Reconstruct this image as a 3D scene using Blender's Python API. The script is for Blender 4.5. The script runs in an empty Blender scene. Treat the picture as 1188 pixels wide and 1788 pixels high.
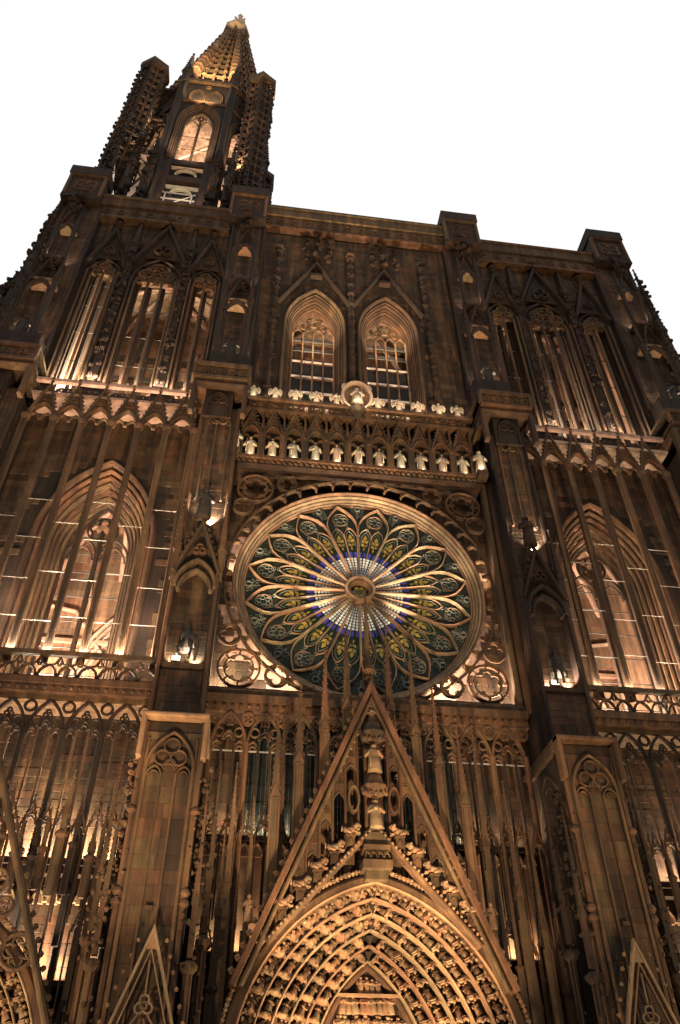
import bpy, math, random
from mathutils import Vector, Matrix
random.seed(11)
R = math.radians
PI = math.pi
scene = bpy.context.scene
COL = scene.collection

# ------------------------------------------------------------------ camera
cd = bpy.data.cameras.new('camera')
cam = bpy.data.objects.new('camera', cd)
COL.objects.link(cam)
cam.matrix_world = Matrix((
    (0.99151204, -0.08384101, -0.09937083, -5.88446),
    (-0.12997198, -0.65881069, -0.74099647, -34.01972),
    (-0.00334067, 0.74762234, -0.66411571, 1.6),
    (0, 0, 0, 1)))
cd.sensor_fit = 'VERTICAL'
cd.sensor_height = 24.0
cd.lens = 24.0 * 1366.92 / 1788.0
cd.clip_start = 0.1
cd.clip_end = 2000
scene.camera = cam

# ------------------------------------------------------------------ sky and exposure
world = bpy.data.worlds.new('World')
scene.world = world
world.use_nodes = True
bg = world.node_tree.nodes['Background']
bg.inputs['Color'].default_value = (1, 1, 1, 1)
bg.inputs['Strength'].default_value = 1.02
scene.view_settings.view_transform = 'Standard'
scene.view_settings.look = 'None'
scene.view_settings.exposure = 0
scene.view_settings.gamma = 1
try:
    scene.cycles.use_denoising = True
    scene.cycles.max_bounces = 6
    scene.cycles.diffuse_bounces = 3
    scene.cycles.sample_clamp_indirect = 4
except Exception:
    pass

SODIUM = (1.0, 0.77, 0.48)
WARM = (1.0, 0.83, 0.62)
PALE = (1.0, 0.88, 0.72)

def spot(loc, target, power, ang=60, color=WARM, radius=0.15, blend=0.6):
    l = bpy.data.lights.new('flood_beam', 'SPOT')
    l.energy = power; l.color = color; l.spot_size = R(ang); l.spot_blend = blend
    l.shadow_soft_size = radius
    o = bpy.data.objects.new('flood_beam', l)
    COL.objects.link(o)
    o.location = loc
    o.rotation_euler = (Vector(target) - Vector(loc)).to_track_quat('-Z', 'Y').to_euler()
    return o

def point(loc, power, color=WARM, radius=0.1):
    l = bpy.data.lights.new('lamp_bulb', 'POINT')
    l.energy = power; l.color = color; l.shadow_soft_size = radius
    o = bpy.data.objects.new('lamp_bulb', l)
    COL.objects.link(o)
    o.location = loc
    return o

def strip(loc, length, power, color=WARM, tilt=0.0, width=0.12, rotz=0.0):
    """a line of lamps lying on a ledge, shining upwards (tilt > 0 leans it towards the wall)"""
    l = bpy.data.lights.new('ledge_lamps', 'AREA')
    l.shape = 'RECTANGLE'; l.size = length; l.size_y = width
    l.energy = power; l.color = color
    o = bpy.data.objects.new('ledge_lamps', l)
    COL.objects.link(o)
    o.location = loc
    o.rotation_euler = (PI - tilt, 0, rotz)
    return o

# floods standing low on the square in front of the church
for fx, fy, tx, tz, pw, an in ((-16.5, -15, -15, 27, 11000, 58), (-8.5, -14, -8.7, 24, 32000, 46), (-1.5, -14.5, -1, 18, 34000, 46), (4.0, -14.5, 3.5, 17, 15000, 46), (9.5, -15, 9, 24, 6000, 50), (17, -15, 15.5, 27, 5000, 58), (-13, -17, -12, 12, 8000, 62), (12, -17, 12, 12, 5000, 60)):
    spot((fx, fy, 1.0), (tx, 0, tz), pw, an, SODIUM, 0.35)
# beams up to the belfry and the platform cornice
spot((-9, -20, 1.2), (-12, 0, 53), 80000, 40, SODIUM, 0.3, 0.7)
spot((6, -20, 1.2), (1, 0, 60), 90000, 28, SODIUM, 0.3, 0.7)
spot((11, -20, 1.2), (15, 0, 55), 42000, 38, SODIUM, 0.3, 0.7)

# ------------------------------------------------------------------ materials
def mat_stone(name, base, var=0.5, soot=0.5, rough=0.9, bump=0.35):
    m = bpy.data.materials.new(name); m.use_nodes = True
    nt = m.node_tree; N = nt.nodes; L = nt.links
    b = N['Principled BSDF']; b.inputs['Roughness'].default_value = rough
    b.inputs['Specular IOR Level'].default_value = 0.25
    geo = N.new('ShaderNodeNewGeometry'); oi = N.new('ShaderNodeObjectInfo')
    def noise(scale, detail=4, vec=None, rgh=0.6):
        n = N.new('ShaderNodeTexNoise'); n.inputs['Scale'].default_value = scale
        n.inputs['Detail'].default_value = detail; n.inputs['Roughness'].default_value = rgh
        L.new(vec or geo.outputs['Position'], n.inputs['Vector']); return n
    mp = N.new('ShaderNodeMapping'); mp.inputs['Scale'].default_value = (2.2, 2.2, 0.16)
    L.new(geo.outputs['Position'], mp.inputs['Vector'])
    big = noise(0.30); mid = noise(2.6); fine = noise(18, 5); streak = noise(1.0, 5, mp.outputs[0])
    def mth(op, a, bb):
        n = N.new('ShaderNodeMath'); n.operation = op
        for i, s in enumerate((a, bb)):
            if isinstance(s, (int, float)): n.inputs[i].default_value = s
            else: L.new(s, n.inputs[i])
        return n.outputs[0]
    rnd = mth('ADD', geo.outputs['Random Per Island'], oi.outputs['Random'])
    rnd = mth('FRACT', rnd, 0)
    v = mth('ADD', mth('MULTIPLY', rnd, 0.55 * var * 2), 1.0 - 0.55 * var)
    v = mth('MULTIPLY', v, mth('ADD', mth('MULTIPLY', big.outputs['Fac'], 1.9), 0.05))
    v = mth('MULTIPLY', v, mth('ADD', mth('MULTIPLY', mid.outputs['Fac'], 0.9), 0.55))
    cr = N.new('ShaderNodeValToRGB')
    cr.color_ramp.elements[0].position = 0.42; cr.color_ramp.elements[0].color = (1 - soot, 1 - soot, 1 - soot, 1)
    cr.color_ramp.elements[1].position = 0.62; cr.color_ramp.elements[1].color = (1, 1, 1, 1)
    L.new(streak.outputs['Fac'], cr.inputs[0])
    v = mth('MULTIPLY', v, cr.outputs[0])
    v = mth('MULTIPLY', v, mth('ADD', mth('MULTIPLY', fine.outputs['Fac'], 0.7), 0.65))
    hue = N.new('ShaderNodeMix'); hue.data_type = 'RGBA'
    rn2 = mth('FRACT', mth('MULTIPLY', rnd, 7.31), 0)
    L.new(rn2, hue.inputs[0])
    hue.inputs[6].default_value = (base[0] * 1.06, base[1] * 0.86, base[2] * 0.82, 1)
    hue.inputs[7].default_value = (base[0] * 0.95, base[1] * 1.10, base[2] * 1.06, 1)
    mul = N.new('ShaderNodeVectorMath'); mul.operation = 'SCALE'
    L.new(hue.outputs[2], mul.inputs[0]); L.new(v, mul.inputs['Scale'])
    L.new(mul.outputs[0], b.inputs['Base Color'])
    bp = N.new('ShaderNodeBump'); bp.inputs['Strength'].default_value = bump; bp.inputs['Distance'].default_value = 0.06
    hh = mth('ADD', mth('MULTIPLY', fine.outputs['Fac'], 0.5), mid.outputs['Fac'])
    L.new(hh, bp.inputs['Height']); L.new(bp.outputs[0], b.inputs['Normal'])
    return m

def mat_plain(name, col, rough=0.6, metal=0.0, spec=0.3, noise_amt=0.35, scale=6.0):
    m = bpy.data.materials.new(name); m.use_nodes = True
    nt = m.node_tree; N = nt.nodes; L = nt.links
    b = N['Principled BSDF']; b.inputs['Roughness'].default_value = rough
    b.inputs['Metallic'].default_value = metal; b.inputs['Specular IOR Level'].default_value = spec
    geo = N.new('ShaderNodeNewGeometry')
    n = N.new('ShaderNodeTexNoise'); n.inputs['Scale'].default_value = scale; n.inputs['Detail'].default_value = 4
    L.new(geo.outputs['Position'], n.inputs['Vector'])
    ad = N.new('ShaderNodeMath'); ad.operation = 'ADD'
    L.new(n.outputs['Fac'], ad.inputs[0]); L.new(geo.outputs['Random Per Island'], ad.inputs[1])
    mr = N.new('ShaderNodeMapRange'); mr.inputs[1].default_value = 0.3; mr.inputs[2].default_value = 1.5
    mr.inputs[3].default_value = 1 - noise_amt; mr.inputs[4].default_value = 1 + noise_amt
    L.new(ad.outputs[0], mr.inputs[0])
    mul = N.new('ShaderNodeVectorMath'); mul.operation = 'SCALE'; mul.inputs[0].default_value = col
    L.new(mr.outputs[0], mul.inputs['Scale']); L.new(mul.outputs[0], b.inputs['Base Color'])
    return m

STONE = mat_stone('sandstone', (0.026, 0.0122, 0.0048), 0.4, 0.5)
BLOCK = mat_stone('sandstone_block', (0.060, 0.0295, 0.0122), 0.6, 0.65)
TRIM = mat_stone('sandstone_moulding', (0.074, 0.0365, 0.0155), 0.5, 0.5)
ROSETRIM = mat_stone('lit_rose_stone', (0.20, 0.122, 0.070), 0.35, 0.35)  # moulding stone lightened so the floodlit rose reads brighter
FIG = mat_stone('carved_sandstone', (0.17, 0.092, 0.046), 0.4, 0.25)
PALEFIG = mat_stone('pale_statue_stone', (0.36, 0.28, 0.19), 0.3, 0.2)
DARKFIG = mat_stone('dark_statue_stone', (0.03, 0.022, 0.016), 0.3, 0.4)  # one dark base colour for riders and niche statues
ROOM = mat_stone('chamber_stone', (0.20, 0.115, 0.070), 0.5, 0.5)
PINK = mat_stone('interior_pink_sandstone', (0.30, 0.185, 0.135), 0.4, 0.3)
IRON = mat_plain('galvanised_iron', (0.14, 0.11, 0.085), 0.6, 0.0)
DARK = mat_plain('dark_timber', (0.016, 0.012, 0.009), 0.8)
WHITEWOOD = mat_plain('pale_louvre', (0.55, 0.42, 0.34), 0.7)  # pale tone for the strips under the louvre boards
G_FIELD = mat_plain('green_black_glass', (0.008, 0.014, 0.006), 0.5, 0, 0.12, 0.6, 6)
G_OUT = mat_plain('grey_green_glass', (0.010, 0.012, 0.008), 0.5, 0, 0.12, 0.6, 6)
G_GOLD = mat_plain('amber_glass', (0.17, 0.108, 0.008), 0.35, 0, 0.3, 0.75, 3)
G_BLUE = mat_plain('blue_glass', (0.03, 0.024, 0.24), 0.3, 0, 0.3, 0.5, 9)
G_WHITE = mat_plain('white_glass', (0.72, 0.74, 0.72), 0.4, 0, 0.3, 0.18, 9)
G_CLEAR = mat_plain('dark_leaded_glass', (0.007, 0.008, 0.006), 0.6, 0, 0.12, 0.5, 4)
LEAD = mat_plain('silvery_lead', (0.09, 0.092, 0.072), 0.6, 0.0, 0.3, 0.3, 8)
COBBLE = mat_stone('cobbles', (0.05, 0.045, 0.042), 0.4, 0.3)
LAMPGLASS = bpy.data.materials.new('lit_lamp_glass'); LAMPGLASS.use_nodes = True
_b = LAMPGLASS.node_tree.nodes['Principled BSDF']
_b.inputs['Emission Color'].default_value = (1, 0.86, 0.62, 1); _b.inputs['Emission Strength'].default_value = 3.0

# ------------------------------------------------------------------ mesh building
class MB:
    def __init__(s): s.v = []; s.f = []
    def add(s, vs, fs):
        o = len(s.v); s.v.extend(vs); s.f.extend([tuple(i + o for i in f) for f in fs]); return s
    def box(s, x0, x1, y0, y1, z0, z1):
        return s.add([(x0, y0, z0), (x1, y0, z0), (x1, y1, z0), (x0, y1, z0), (x0, y0, z1), (x1, y0, z1), (x1, y1, z1), (x0, y1, z1)],
                     [(0, 1, 5, 4), (1, 2, 6, 5), (2, 3, 7, 6), (3, 0, 4, 7), (4, 5, 6, 7), (3, 2, 1, 0)])
    def block(s, x0, x1, y0, y1, z0, z1, c=0.02):
        """masonry block, chamfered front, no back"""
        return s.add([(x0, y1, z0), (x1, y1, z0), (x1, y1, z1), (x0, y1, z1), (x0, y0 + c, z0), (x1, y0 + c, z0), (x1, y0 + c, z1), (x0, y0 + c, z1),
                      (x0 + c, y0, z0 + c), (x1 - c, y0, z0 + c), (x1 - c, y0, z1 - c), (x0 + c, y0, z1 - c)],
                     [(8, 9, 10, 11), (4, 5, 9, 8), (5, 6, 10, 9), (6, 7, 11, 10), (7, 4, 8, 11), (0, 1, 5, 4), (1, 2, 6, 5), (2, 3, 7, 6), (3, 0, 4, 7)])
    def prism(s, poly, y0, y1):
        n = len(poly)
        vs = [(x, y0, z) for x, z in poly] + [(x, y1, z) for x, z in poly]
        fs = [tuple(range(n)), tuple(range(2 * n - 1, n - 1, -1))]
        fs += [(i, (i + n), (i + 1) % n + n, (i + 1) % n) for i in range(n)]
        return s.add(vs, fs)
    def bar(s, path, w, y0, y1, closed=False, ch=0.35):
        """moulded bar along a line in the facade plane, front at y0, back at y1"""
        n = len(path); c = min(ch * w, (y1 - y0) * 0.6)
        prof = [(-.5 * w, y1), (-.5 * w, y0 + c), (-.5 * w + c, y0), (.5 * w - c, y0), (.5 * w, y0 + c), (.5 * w, y1)]
        k = len(prof); vs = []
        for i, (x, z) in enumerate(path):
            if closed: a = path[i - 1]; b = path[(i + 1) % n]
            else: a = path[max(i - 1, 0)]; b = path[min(i + 1, n - 1)]
            d1 = (x - a[0], z - a[1]); d2 = (b[0] - x, b[1] - z)
            l1 = math.hypot(*d1) or 1; l2 = math.hypot(*d2) or 1
            if (not closed) and i == 0: d1 = d2; l1 = l2
            if (not closed) and i == n - 1: d2 = d1; l2 = l1
            n1 = (-d1[1] / l1, d1[0] / l1); n2 = (-d2[1] / l2, d2[0] / l2)
            nx, nz = n1[0] + n2[0], n1[1] + n2[1]; q = nx * nx + nz * nz
            if q < 0.3: nx, nz = n1; q = 1.0; f = 1
            else: f = 2.0 / q
            for u, y in prof: vs.append((x + nx * f * u, y, z + nz * f * u))
        fs = []
        for i in range(n if closed else n - 1):
            j = (i + 1) % n
            for t in range(k):
                t2 = (t + 1) % k
                fs.append((i * k + t, i * k + t2, j * k + t2, j * k + t))
        if not closed: fs += [tuple(range(k - 1, -1, -1)), tuple((n - 1) * k + t for t in range(k))]
        return s.add(vs, fs)
    def ring(s, cx, cz, r, w, y0, y1, n=28, ch=0.35):
        return s.bar([(cx + r * math.cos(2 * PI * i / n), cz + r * math.sin(2 * PI * i / n)) for i in range(n)], w, y0, y1, True, ch)
    def foil(s, cx, cz, r, k, w, y0, y1, ph=PI / 2, m=7):
        """cusped ring of k lobes within radius r"""
        sn = math.sin(PI / k); lr = r * sn / (1 + sn) * 1.06; d = r - lr; pts = []
        half = PI - (PI / 2 - PI / k) - 0.12
        for i in range(k):
            a = ph + 2 * PI * i / k
            for j in range(m):
                t = a - half + 2 * half * j / (m - 1)
                pts.append((cx + d * math.cos(a) + lr * math.cos(t), cz + d * math.sin(a) + lr * math.sin(t)))
        return s.bar(pts, w, y0, y1, True, 0.3)
    def tube(s, pts, rad, n=8, cap=True):
        k = len(pts)
        if not hasattr(rad, '__len__'): rad = [rad] * k
        P = [Vector(p) for p in pts]; vs = []
        for i in range(k):
            d = (P[min(i + 1, k - 1)] - P[max(i - 1, 0)]).normalized()
            a = d.cross(Vector((0, 1, 0)))
            if a.length < 0.1: a = d.cross(Vector((1, 0, 0)))
            a.normalize(); b = d.cross(a)
            for j in range(n):
                t = 2 * PI * j / n
                q = P[i] + (a * math.cos(t) + b * math.sin(t)) * rad[i]
                vs.append(tuple(q))
        fs = [(i * n + j, i * n + (j + 1) % n, (i + 1) * n + (j + 1) % n, (i + 1) * n + j) for i in range(k - 1) for j in range(n)]
        if cap: fs += [tuple(range(n - 1, -1, -1)), tuple((k - 1) * n + j for j in range(n))]
        return s.add(vs, fs)
    def lathe(s, cx, cy, prof, n=8, ph=0.0, sx=1, sy=1):
        vs = [(cx + sx * r * math.cos(ph + 2 * PI * j / n), cy + sy * r * math.sin(ph + 2 * PI * j / n), z) for r, z in prof for j in range(n)]
        k = len(prof)
        fs = [(i * n + j, i * n + (j + 1) % n, (i + 1) * n + (j + 1) % n, (i + 1) * n + j) for i in range(k - 1) for j in range(n)]
        fs += [tuple(range(n - 1, -1, -1)), tuple((k - 1) * n + j for j in range(n))]
        return s.add(vs, fs)
    def lump(s, x, y, z, r, sz=1.0):
        """rough rounded knob of carved stone"""
        n = 5; u = random.uniform; p0 = u(0, 6); vs = [(x, y, z - r * sz * u(.8, 1.2))]
        for k, (rr, dz) in enumerate(((.75, -.55), (1.0, .1), (.68, .65))):
            for j in range(n):
                t = p0 + .6 * k + 2 * PI * j / n; q = r * rr * u(.8, 1.22)
                vs.append((x + q * math.cos(t), y + q * math.sin(t), z + r * sz * (dz + u(-.12, .12))))
        vs.append((x, y, z + r * sz * u(.9, 1.25)))
        fs = [(0, 1 + (j + 1) % n, 1 + j) for j in range(n)]
        for k in range(2): fs += [(1 + k * n + j, 1 + k * n + (j + 1) % n, 1 + (k + 1) * n + (j + 1) % n, 1 + (k + 1) * n + j) for j in range(n)]
        fs += [(1 + 2 * n + j, 1 + 2 * n + (j + 1) % n, 3 * n + 1) for j in range(n)]
        return s.add(vs, fs)
    def crockets(s, a, b, y, step=0.35, r=0.09, off=0.06):
        L = math.hypot(b[0] - a[0], b[1] - a[1]); n = max(2, int(L / step))
        nx, nz = -(b[1] - a[1]) / L, (b[0] - a[0]) / L
        if nz < 0: nx, nz = -nx, -nz
        for i in range(1, n):
            t = i / n
            s.lump(a[0] + (b[0] - a[0]) * t + nx * off, y, a[1] + (b[1] - a[1]) * t + nz * off, r)
        return s
    def finial(s, x, y, z, h):
        s.lathe(x, y, [(h * .07, z), (h * .05, z + h * .35), (h * .16, z + h * .45), (h * .05, z + h * .55), (h * .22, z + h * .72), (h * .10, z + h * .86), (h * .02, z + h)], 6)
        return s
    def pinnacle(s, x, y, z0, z1, w, split=0.5, crk=True):
        """square shaft, four gablets, crocketed spirelet and finial"""
        zs = z0 + (z1 - z0) * split; h = w / 2
        s.box(x - h * .8, x + h * .8, y - h * .8, y + h * .8, z0, zs)
        s.box(x - h, x + h, y - h, y + h, zs - w * .35, zs - w * .15)
        g = w * 1.25
        s.prism([(x - h * 1.05, zs - .03), (x + h * 1.05, zs - .03), (x, zs + g)], y - h * 1.1, y + h * 1.1)
        s.add([(x - h * 1.1, y - h * 1.05, zs - .02), (x - h * 1.1, y + h * 1.05, zs - .02), (x - h * 1.1, y, zs + g), (x + h * 1.1, y - h * 1.05, zs - .02), (x + h * 1.1, y + h * 1.05, zs - .02), (x + h * 1.1, y, zs + g)],
              [(0, 1, 2), (5, 4, 3), (0, 2, 5, 3), (1, 4, 5, 2), (0, 3, 4, 1)])
        s.lathe(x, y, [(w * .58, zs), (w * .10, z1 - w * .5), (w * .09, z1 - w * .35), (w * .2, z1 - w * .2), (w * .03, z1)], 4, PI / 4)
        if crk:
            n = max(3, int((z1 - zs) / (w * .8)))
            for i in range(1, n):
                t = i / n; r = w * .58 * (1 - t) + w * .1 * t; z = zs + (z1 - w * .5 - zs) * t
                for a in range(4):
                    an = PI / 4 + a * PI / 2
                    s.lump(x + math.cos(an) * r * 1.05, y + math.sin(an) * r * 1.05, z, w * .11)
        return s

def plate_hole(mb, outer, hole, y0, y1, n=30):
    """flat plate with one foiled opening; hole = (cx, cz, r, lobes), both outlines star-shaped about the hole's centre"""
    cx, cz, r, k = hole; sn = math.sin(PI / k); lr = r * sn / (1 + sn) * 1.06; d = r - lr
    A = sorted([2 * PI * i / n - PI + .003 for i in range(n)] + [math.atan2(z - cz, x - cx) for x, z in outer])
    A = [a for i, a in enumerate(A) if i == 0 or a - A[i - 1] > 1e-4]; m = len(outer); O = []; I = []
    for a in A:
        c, q = math.cos(a), math.sin(a); best = 0
        for i in range(m):
            (x1, z1), (x2, z2) = outer[i], outer[(i + 1) % m]; ex, ez = x2 - x1, z2 - z1; den = c * ez - q * ex
            if abs(den) < 1e-9: continue
            t = ((x1 - cx) * ez - (z1 - cz) * ex) / den; u = ((x1 - cx) * q - (z1 - cz) * c) / den
            if t > 0 and -1e-6 <= u <= 1 + 1e-6: best = max(best, t)
        ph = (a - PI / 2 + PI / k) % (2 * PI / k) - PI / k
        w = lr * lr - (d * math.sin(ph)) ** 2; rr = d * math.cos(ph) + math.sqrt(w) if w > 0 else d * .8
        rr = min(rr, best * .93); O.append((cx + best * c, cz + best * q)); I.append((cx + rr * c, cz + rr * q))
    N = len(A); vs = [(x, y0, z) for x, z in O] + [(x, y0, z) for x, z in I] + [(x, y1, z) for x, z in O] + [(x, y1, z) for x, z in I]; fs = []
    for i in range(N):
        e = (i + 1) % N
        fs += [(i, e, N + e, N + i), (2 * N + i, 3 * N + i, 3 * N + e, 2 * N + e), (N + i, N + e, 3 * N + e, 3 * N + i), (i, 2 * N + i, 2 * N + e, e)]
    return mb.add(vs, fs)
def arch(xc, half, zs, za, n=10):
    """two-centred pointed arch from the left springing over the apex to the right"""
    h = za - zs; rr = (half * half + h * h) / (2 * half); cx = xc - half + rr
    a1 = math.atan2(h, xc - cx); L = []
    for i in range(n + 1):
        a = PI + (a1 - PI) * i / n
        L.append((cx + rr * math.cos(a), zs + rr * math.sin(a)))
    return L + [(2 * xc - x, z) for x, z in reversed(L[:-1])]

def mesh(name, mb, mat, smooth=False):
    me = bpy.data.meshes.new(name)
    me.from_pydata(mb.v, [], mb.f); me.update()
    if mat: me.materials.append(mat)
    if smooth: me.polygons.foreach_set('use_smooth', [True] * len(me.polygons))
    return me
def obj(name, data, parent=None, loc=(0, 0, 0), rot=(0, 0, 0), scale=(1, 1, 1), kind=None):
    o = bpy.data.objects.new(name, data); COL.objects.link(o)
    if parent: o.parent = parent
    o.location = loc; o.rotation_euler = rot; o.scale = scale
    if kind: o['kind'] = kind
    return o
def part(name, mb, mat, parent, kind=None, smooth=False):
    return obj(name, mesh(name, mb, mat, smooth), parent, kind=kind)
def thing(name, label, cat, loc=(0, 0, 0), group=None, data=None, rotz=0):
    o = bpy.data.objects.new(name, data); COL.objects.link(o)
    o.location = loc; o.rotation_euler = (0, 0, rotz); o['label'] = label; o['category'] = cat
    if group: o['group'] = group
    return o

# ------------------------------------------------------------------ masonry
BLK = mesh('stone_block', MB().block(0, 1, -0.1, 0, 0, 1, 0.012), BLOCK)
NBLK = [0]
def masonry(parent, x0, x1, z0, z1, y, course=0.42, skip=None, single=False, wid=(0.55, 1.25), mat=None):
    """courses of separate blocks laid on a backing at depth y"""
    rest = MB(); z = z0
    while z < z1 - 0.1:
        h = min(course * random.uniform(0.8, 1.2), z1 - z); x = x0 - random.uniform(0, 0.5)
        while x < x1 - 0.05:
            w = random.uniform(*wid); a, b = max(x, x0), min(x + w, x1); x += w
            if b - a < 0.08: continue
            if skip and (skip(a, z) or skip(b, z) or skip(a, z + h) or skip(b, z + h) or skip((a + b) / 2, z + h / 2)): continue
            d = random.uniform(0.035, 0.05); g = 0.004
            if single and NBLK[0] < 290:
                NBLK[0] += 1
                obj('stone_block', BLK, parent, (a + g, y, z + g), (0, 0, 0), (b - a - 2 * g, d * 10, h - 2 * g))
            else:
                rest.block(a + g, b - g, y - d, y, z + g, z + h - g, 0.010)
        z += h
    if rest.f: obj('stone_blocks', mesh('stone_blocks', rest, mat or BLOCK), parent, kind='stuff')

def wall_arch(mb, x0, x1, z0, z1, xc, half, zs, za, y0, y1, n=10):
    """rectangular slab with one pointed opening that starts at z0"""
    A = arch(xc, half, zs, za, n)
    mb.box(x0, xc - half, y0, y1, z0, zs); mb.box(xc + half, x1, y0, y1, z0, zs)
    P = [(x0, zs)] + A[:n + 1] + [(xc, z1), (x0, z1)]
    Q = [(2 * xc - x, z) for x, z in P]; Q = [(x1 if abs(x - (2 * xc - x0)) < 1e-6 else x, z) for x, z in Q]
    mb.prism(P, y0, y1); mb.prism(Q[::-1], y0, y1)
    return mb
def in_arch(x, z, xc, half, zs, za, m=0.0):
    half += m; za += m
    if z < zs: return abs(x - xc) < half
    if z > za: return False
    h = za - zs; rr = (half * half + h * h) / (2 * half)
    return math.hypot(abs(x - xc) + rr - half, z - zs) < rr
def jamb_arch(mb, xc, half, z0, zs, za, w, y0, y1, ch=0.4, n=10):
    p = [(xc - half, z0)] + arch(xc, half, zs, za, n) + [(xc + half, z0)]
    return mb.bar(p, w, y0, y1, False, ch)

# ================================================================== SETTING
g = MB(); g.add([(-400, -400, 0), (400, -400, 0), (400, 400, 0), (-400, 400, 0)], [(0, 1, 2, 3)])
o = part('ground', g, COBBLE, None); o['kind'] = 'structure'

CATH = thing('cathedral_facade', 'dark reddish sandstone gothic cathedral west front with round window, floodlit from below', 'cathedral')
BUT = [-22.4, -8.75, 8.75, 22.4]                  # buttress axes
BAYS = [(-15.3, -1), (15.3, 1)]
XC = -0.2

# ---- core walls
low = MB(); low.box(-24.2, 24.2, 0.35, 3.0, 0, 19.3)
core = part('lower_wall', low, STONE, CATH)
for bx, s in BAYS:
    for i in range(2):
        pass
masonry(core, -20.6, -9.7, 4.0, 18.8, 0.35, 0.34, wid=(.9, 2.3))
masonry(core, 9.7, 20.6, 4.0, 18.8, 0.35, 0.34, wid=(.9, 2.3))
masonry(core, -7.6, 7.5, 8.0, 18.8, 0.35, 0.34, wid=(.9, 2.3))

# rose storey centre: back wall with the round opening
def rose_wall():
    mb = MB(); n = 64; rr = 6.75; cx, cz = XC, 26.85
    x0, x1, z0, z1 = -8.2, 8.2, 19.3, 34.9
    inner = [(cx + rr * math.cos(2 * PI * i / n), cz + rr * math.sin(2 * PI * i / n)) for i in range(n)]
    outer = []
    for i in range(n):
        c, s_ = math.cos(2 * PI * i / n), math.sin(2 * PI * i / n)
        t = min(((x1 - cx) / c if c > 0 else (x0 - cx) / c) if abs(c) > 1e-6 else 1e9, ((z1 - cz) / s_ if s_ > 0 else (z0 - cz) / s_) if abs(s_) > 1e-6 else 1e9)
        outer.append((cx + c * t, cz + s_ * t))
    for y in (1.25,):
        vs = [(x, y, z) for x, z in inner] + [(x, y, z) for x, z in outer] + [(x, 2.6, z) for x, z in inner]
        fs = [(i, (i + 1) % n, (i + 1) % n + n, i + n) for i in range(n)] + [(i, i + 2 * n, (i + 1) % n + 2 * n, (i + 1) % n) for i in range(n)]
        mb.add(vs, fs)
    return mb
rw = part('rose_wall', rose_wall(), PINK, CATH)
def side_walls(x):
    pass

# side bay walls of the rose storey with pointed windows
def side_bay_wall(xc, s):
    x0, x1 = xc - 5.6, xc + 5.6
    wx = xc + 0.35 if s < 0 else xc - 0.6
    mb = MB(); wall_arch(mb, x0, x1, 18.9, 40.0, wx, 3.15, 29.3, 34.9, 0.5, 2.2)
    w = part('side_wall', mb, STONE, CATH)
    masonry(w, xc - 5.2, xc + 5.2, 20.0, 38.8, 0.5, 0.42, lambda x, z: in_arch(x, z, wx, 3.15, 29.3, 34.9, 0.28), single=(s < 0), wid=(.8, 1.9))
    # moulded orders stepping back
    win = part('pointed_window', jamb_arch(MB(), wx, 3.2, 18.9, 29.3, 34.95, 0.34, 0.28, 0.75), TRIM, CATH)
    k = 6
    for i in range(k):
        t = i / (k - 1); hf = 2.92 - 1.0 * t; za = 34.5 - 1.55 * t; y = 0.62 + 0.26 * i
        part('window_order', jamb_arch(MB(), wx, hf, 18.9, 29.3, za, 0.20, y, y + 0.34), TRIM, win)
    # tracery head and mullion
    tr = MB()
    hf, za, y0, y1 = 1.78, 32.8, 2.2, 2.45
    jamb_arch(tr, wx, hf, 18.9, 29.3, za, 0.16, y0, y1)
    for q in (-1, 1):
        jamb_arch(tr, wx + q * hf / 2, hf / 2 - 0.03, 28.9, 29.0, 30.5, 0.12, y0 + .02, y1 - .02)
        for p in (arch(wx + q * hf / 2, hf / 2 - .2, 28.9, 29.9, 6),): tr.bar(p, 0.09, y0 + .04, y1 - .04)
    tr.foil(wx, 31.15, 0.78, 5, 0.11, y0 + .03, y1 - .03)
    tr.ring(wx, 31.15, 0.86, 0.10, y0 + .01, y1 - .01)
    part('tracery', tr, STONE, win)
    part('mullion', MB().bar([(wx, 18.9), (wx, 31.0)], 0.22, 2.15, 2.5), STONE, win)
    rods = []
    for z in (21.6, 23.2, 24.8, 26.4, 28.0, 29.3):
        part('tie_rod', MB().box(wx - 1.8, wx + 1.8, 2.29, 2.33, z, z + .045), DARK, win)
    return wx
WX = [side_bay_wall(x, s) for x, s in BAYS]

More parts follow.
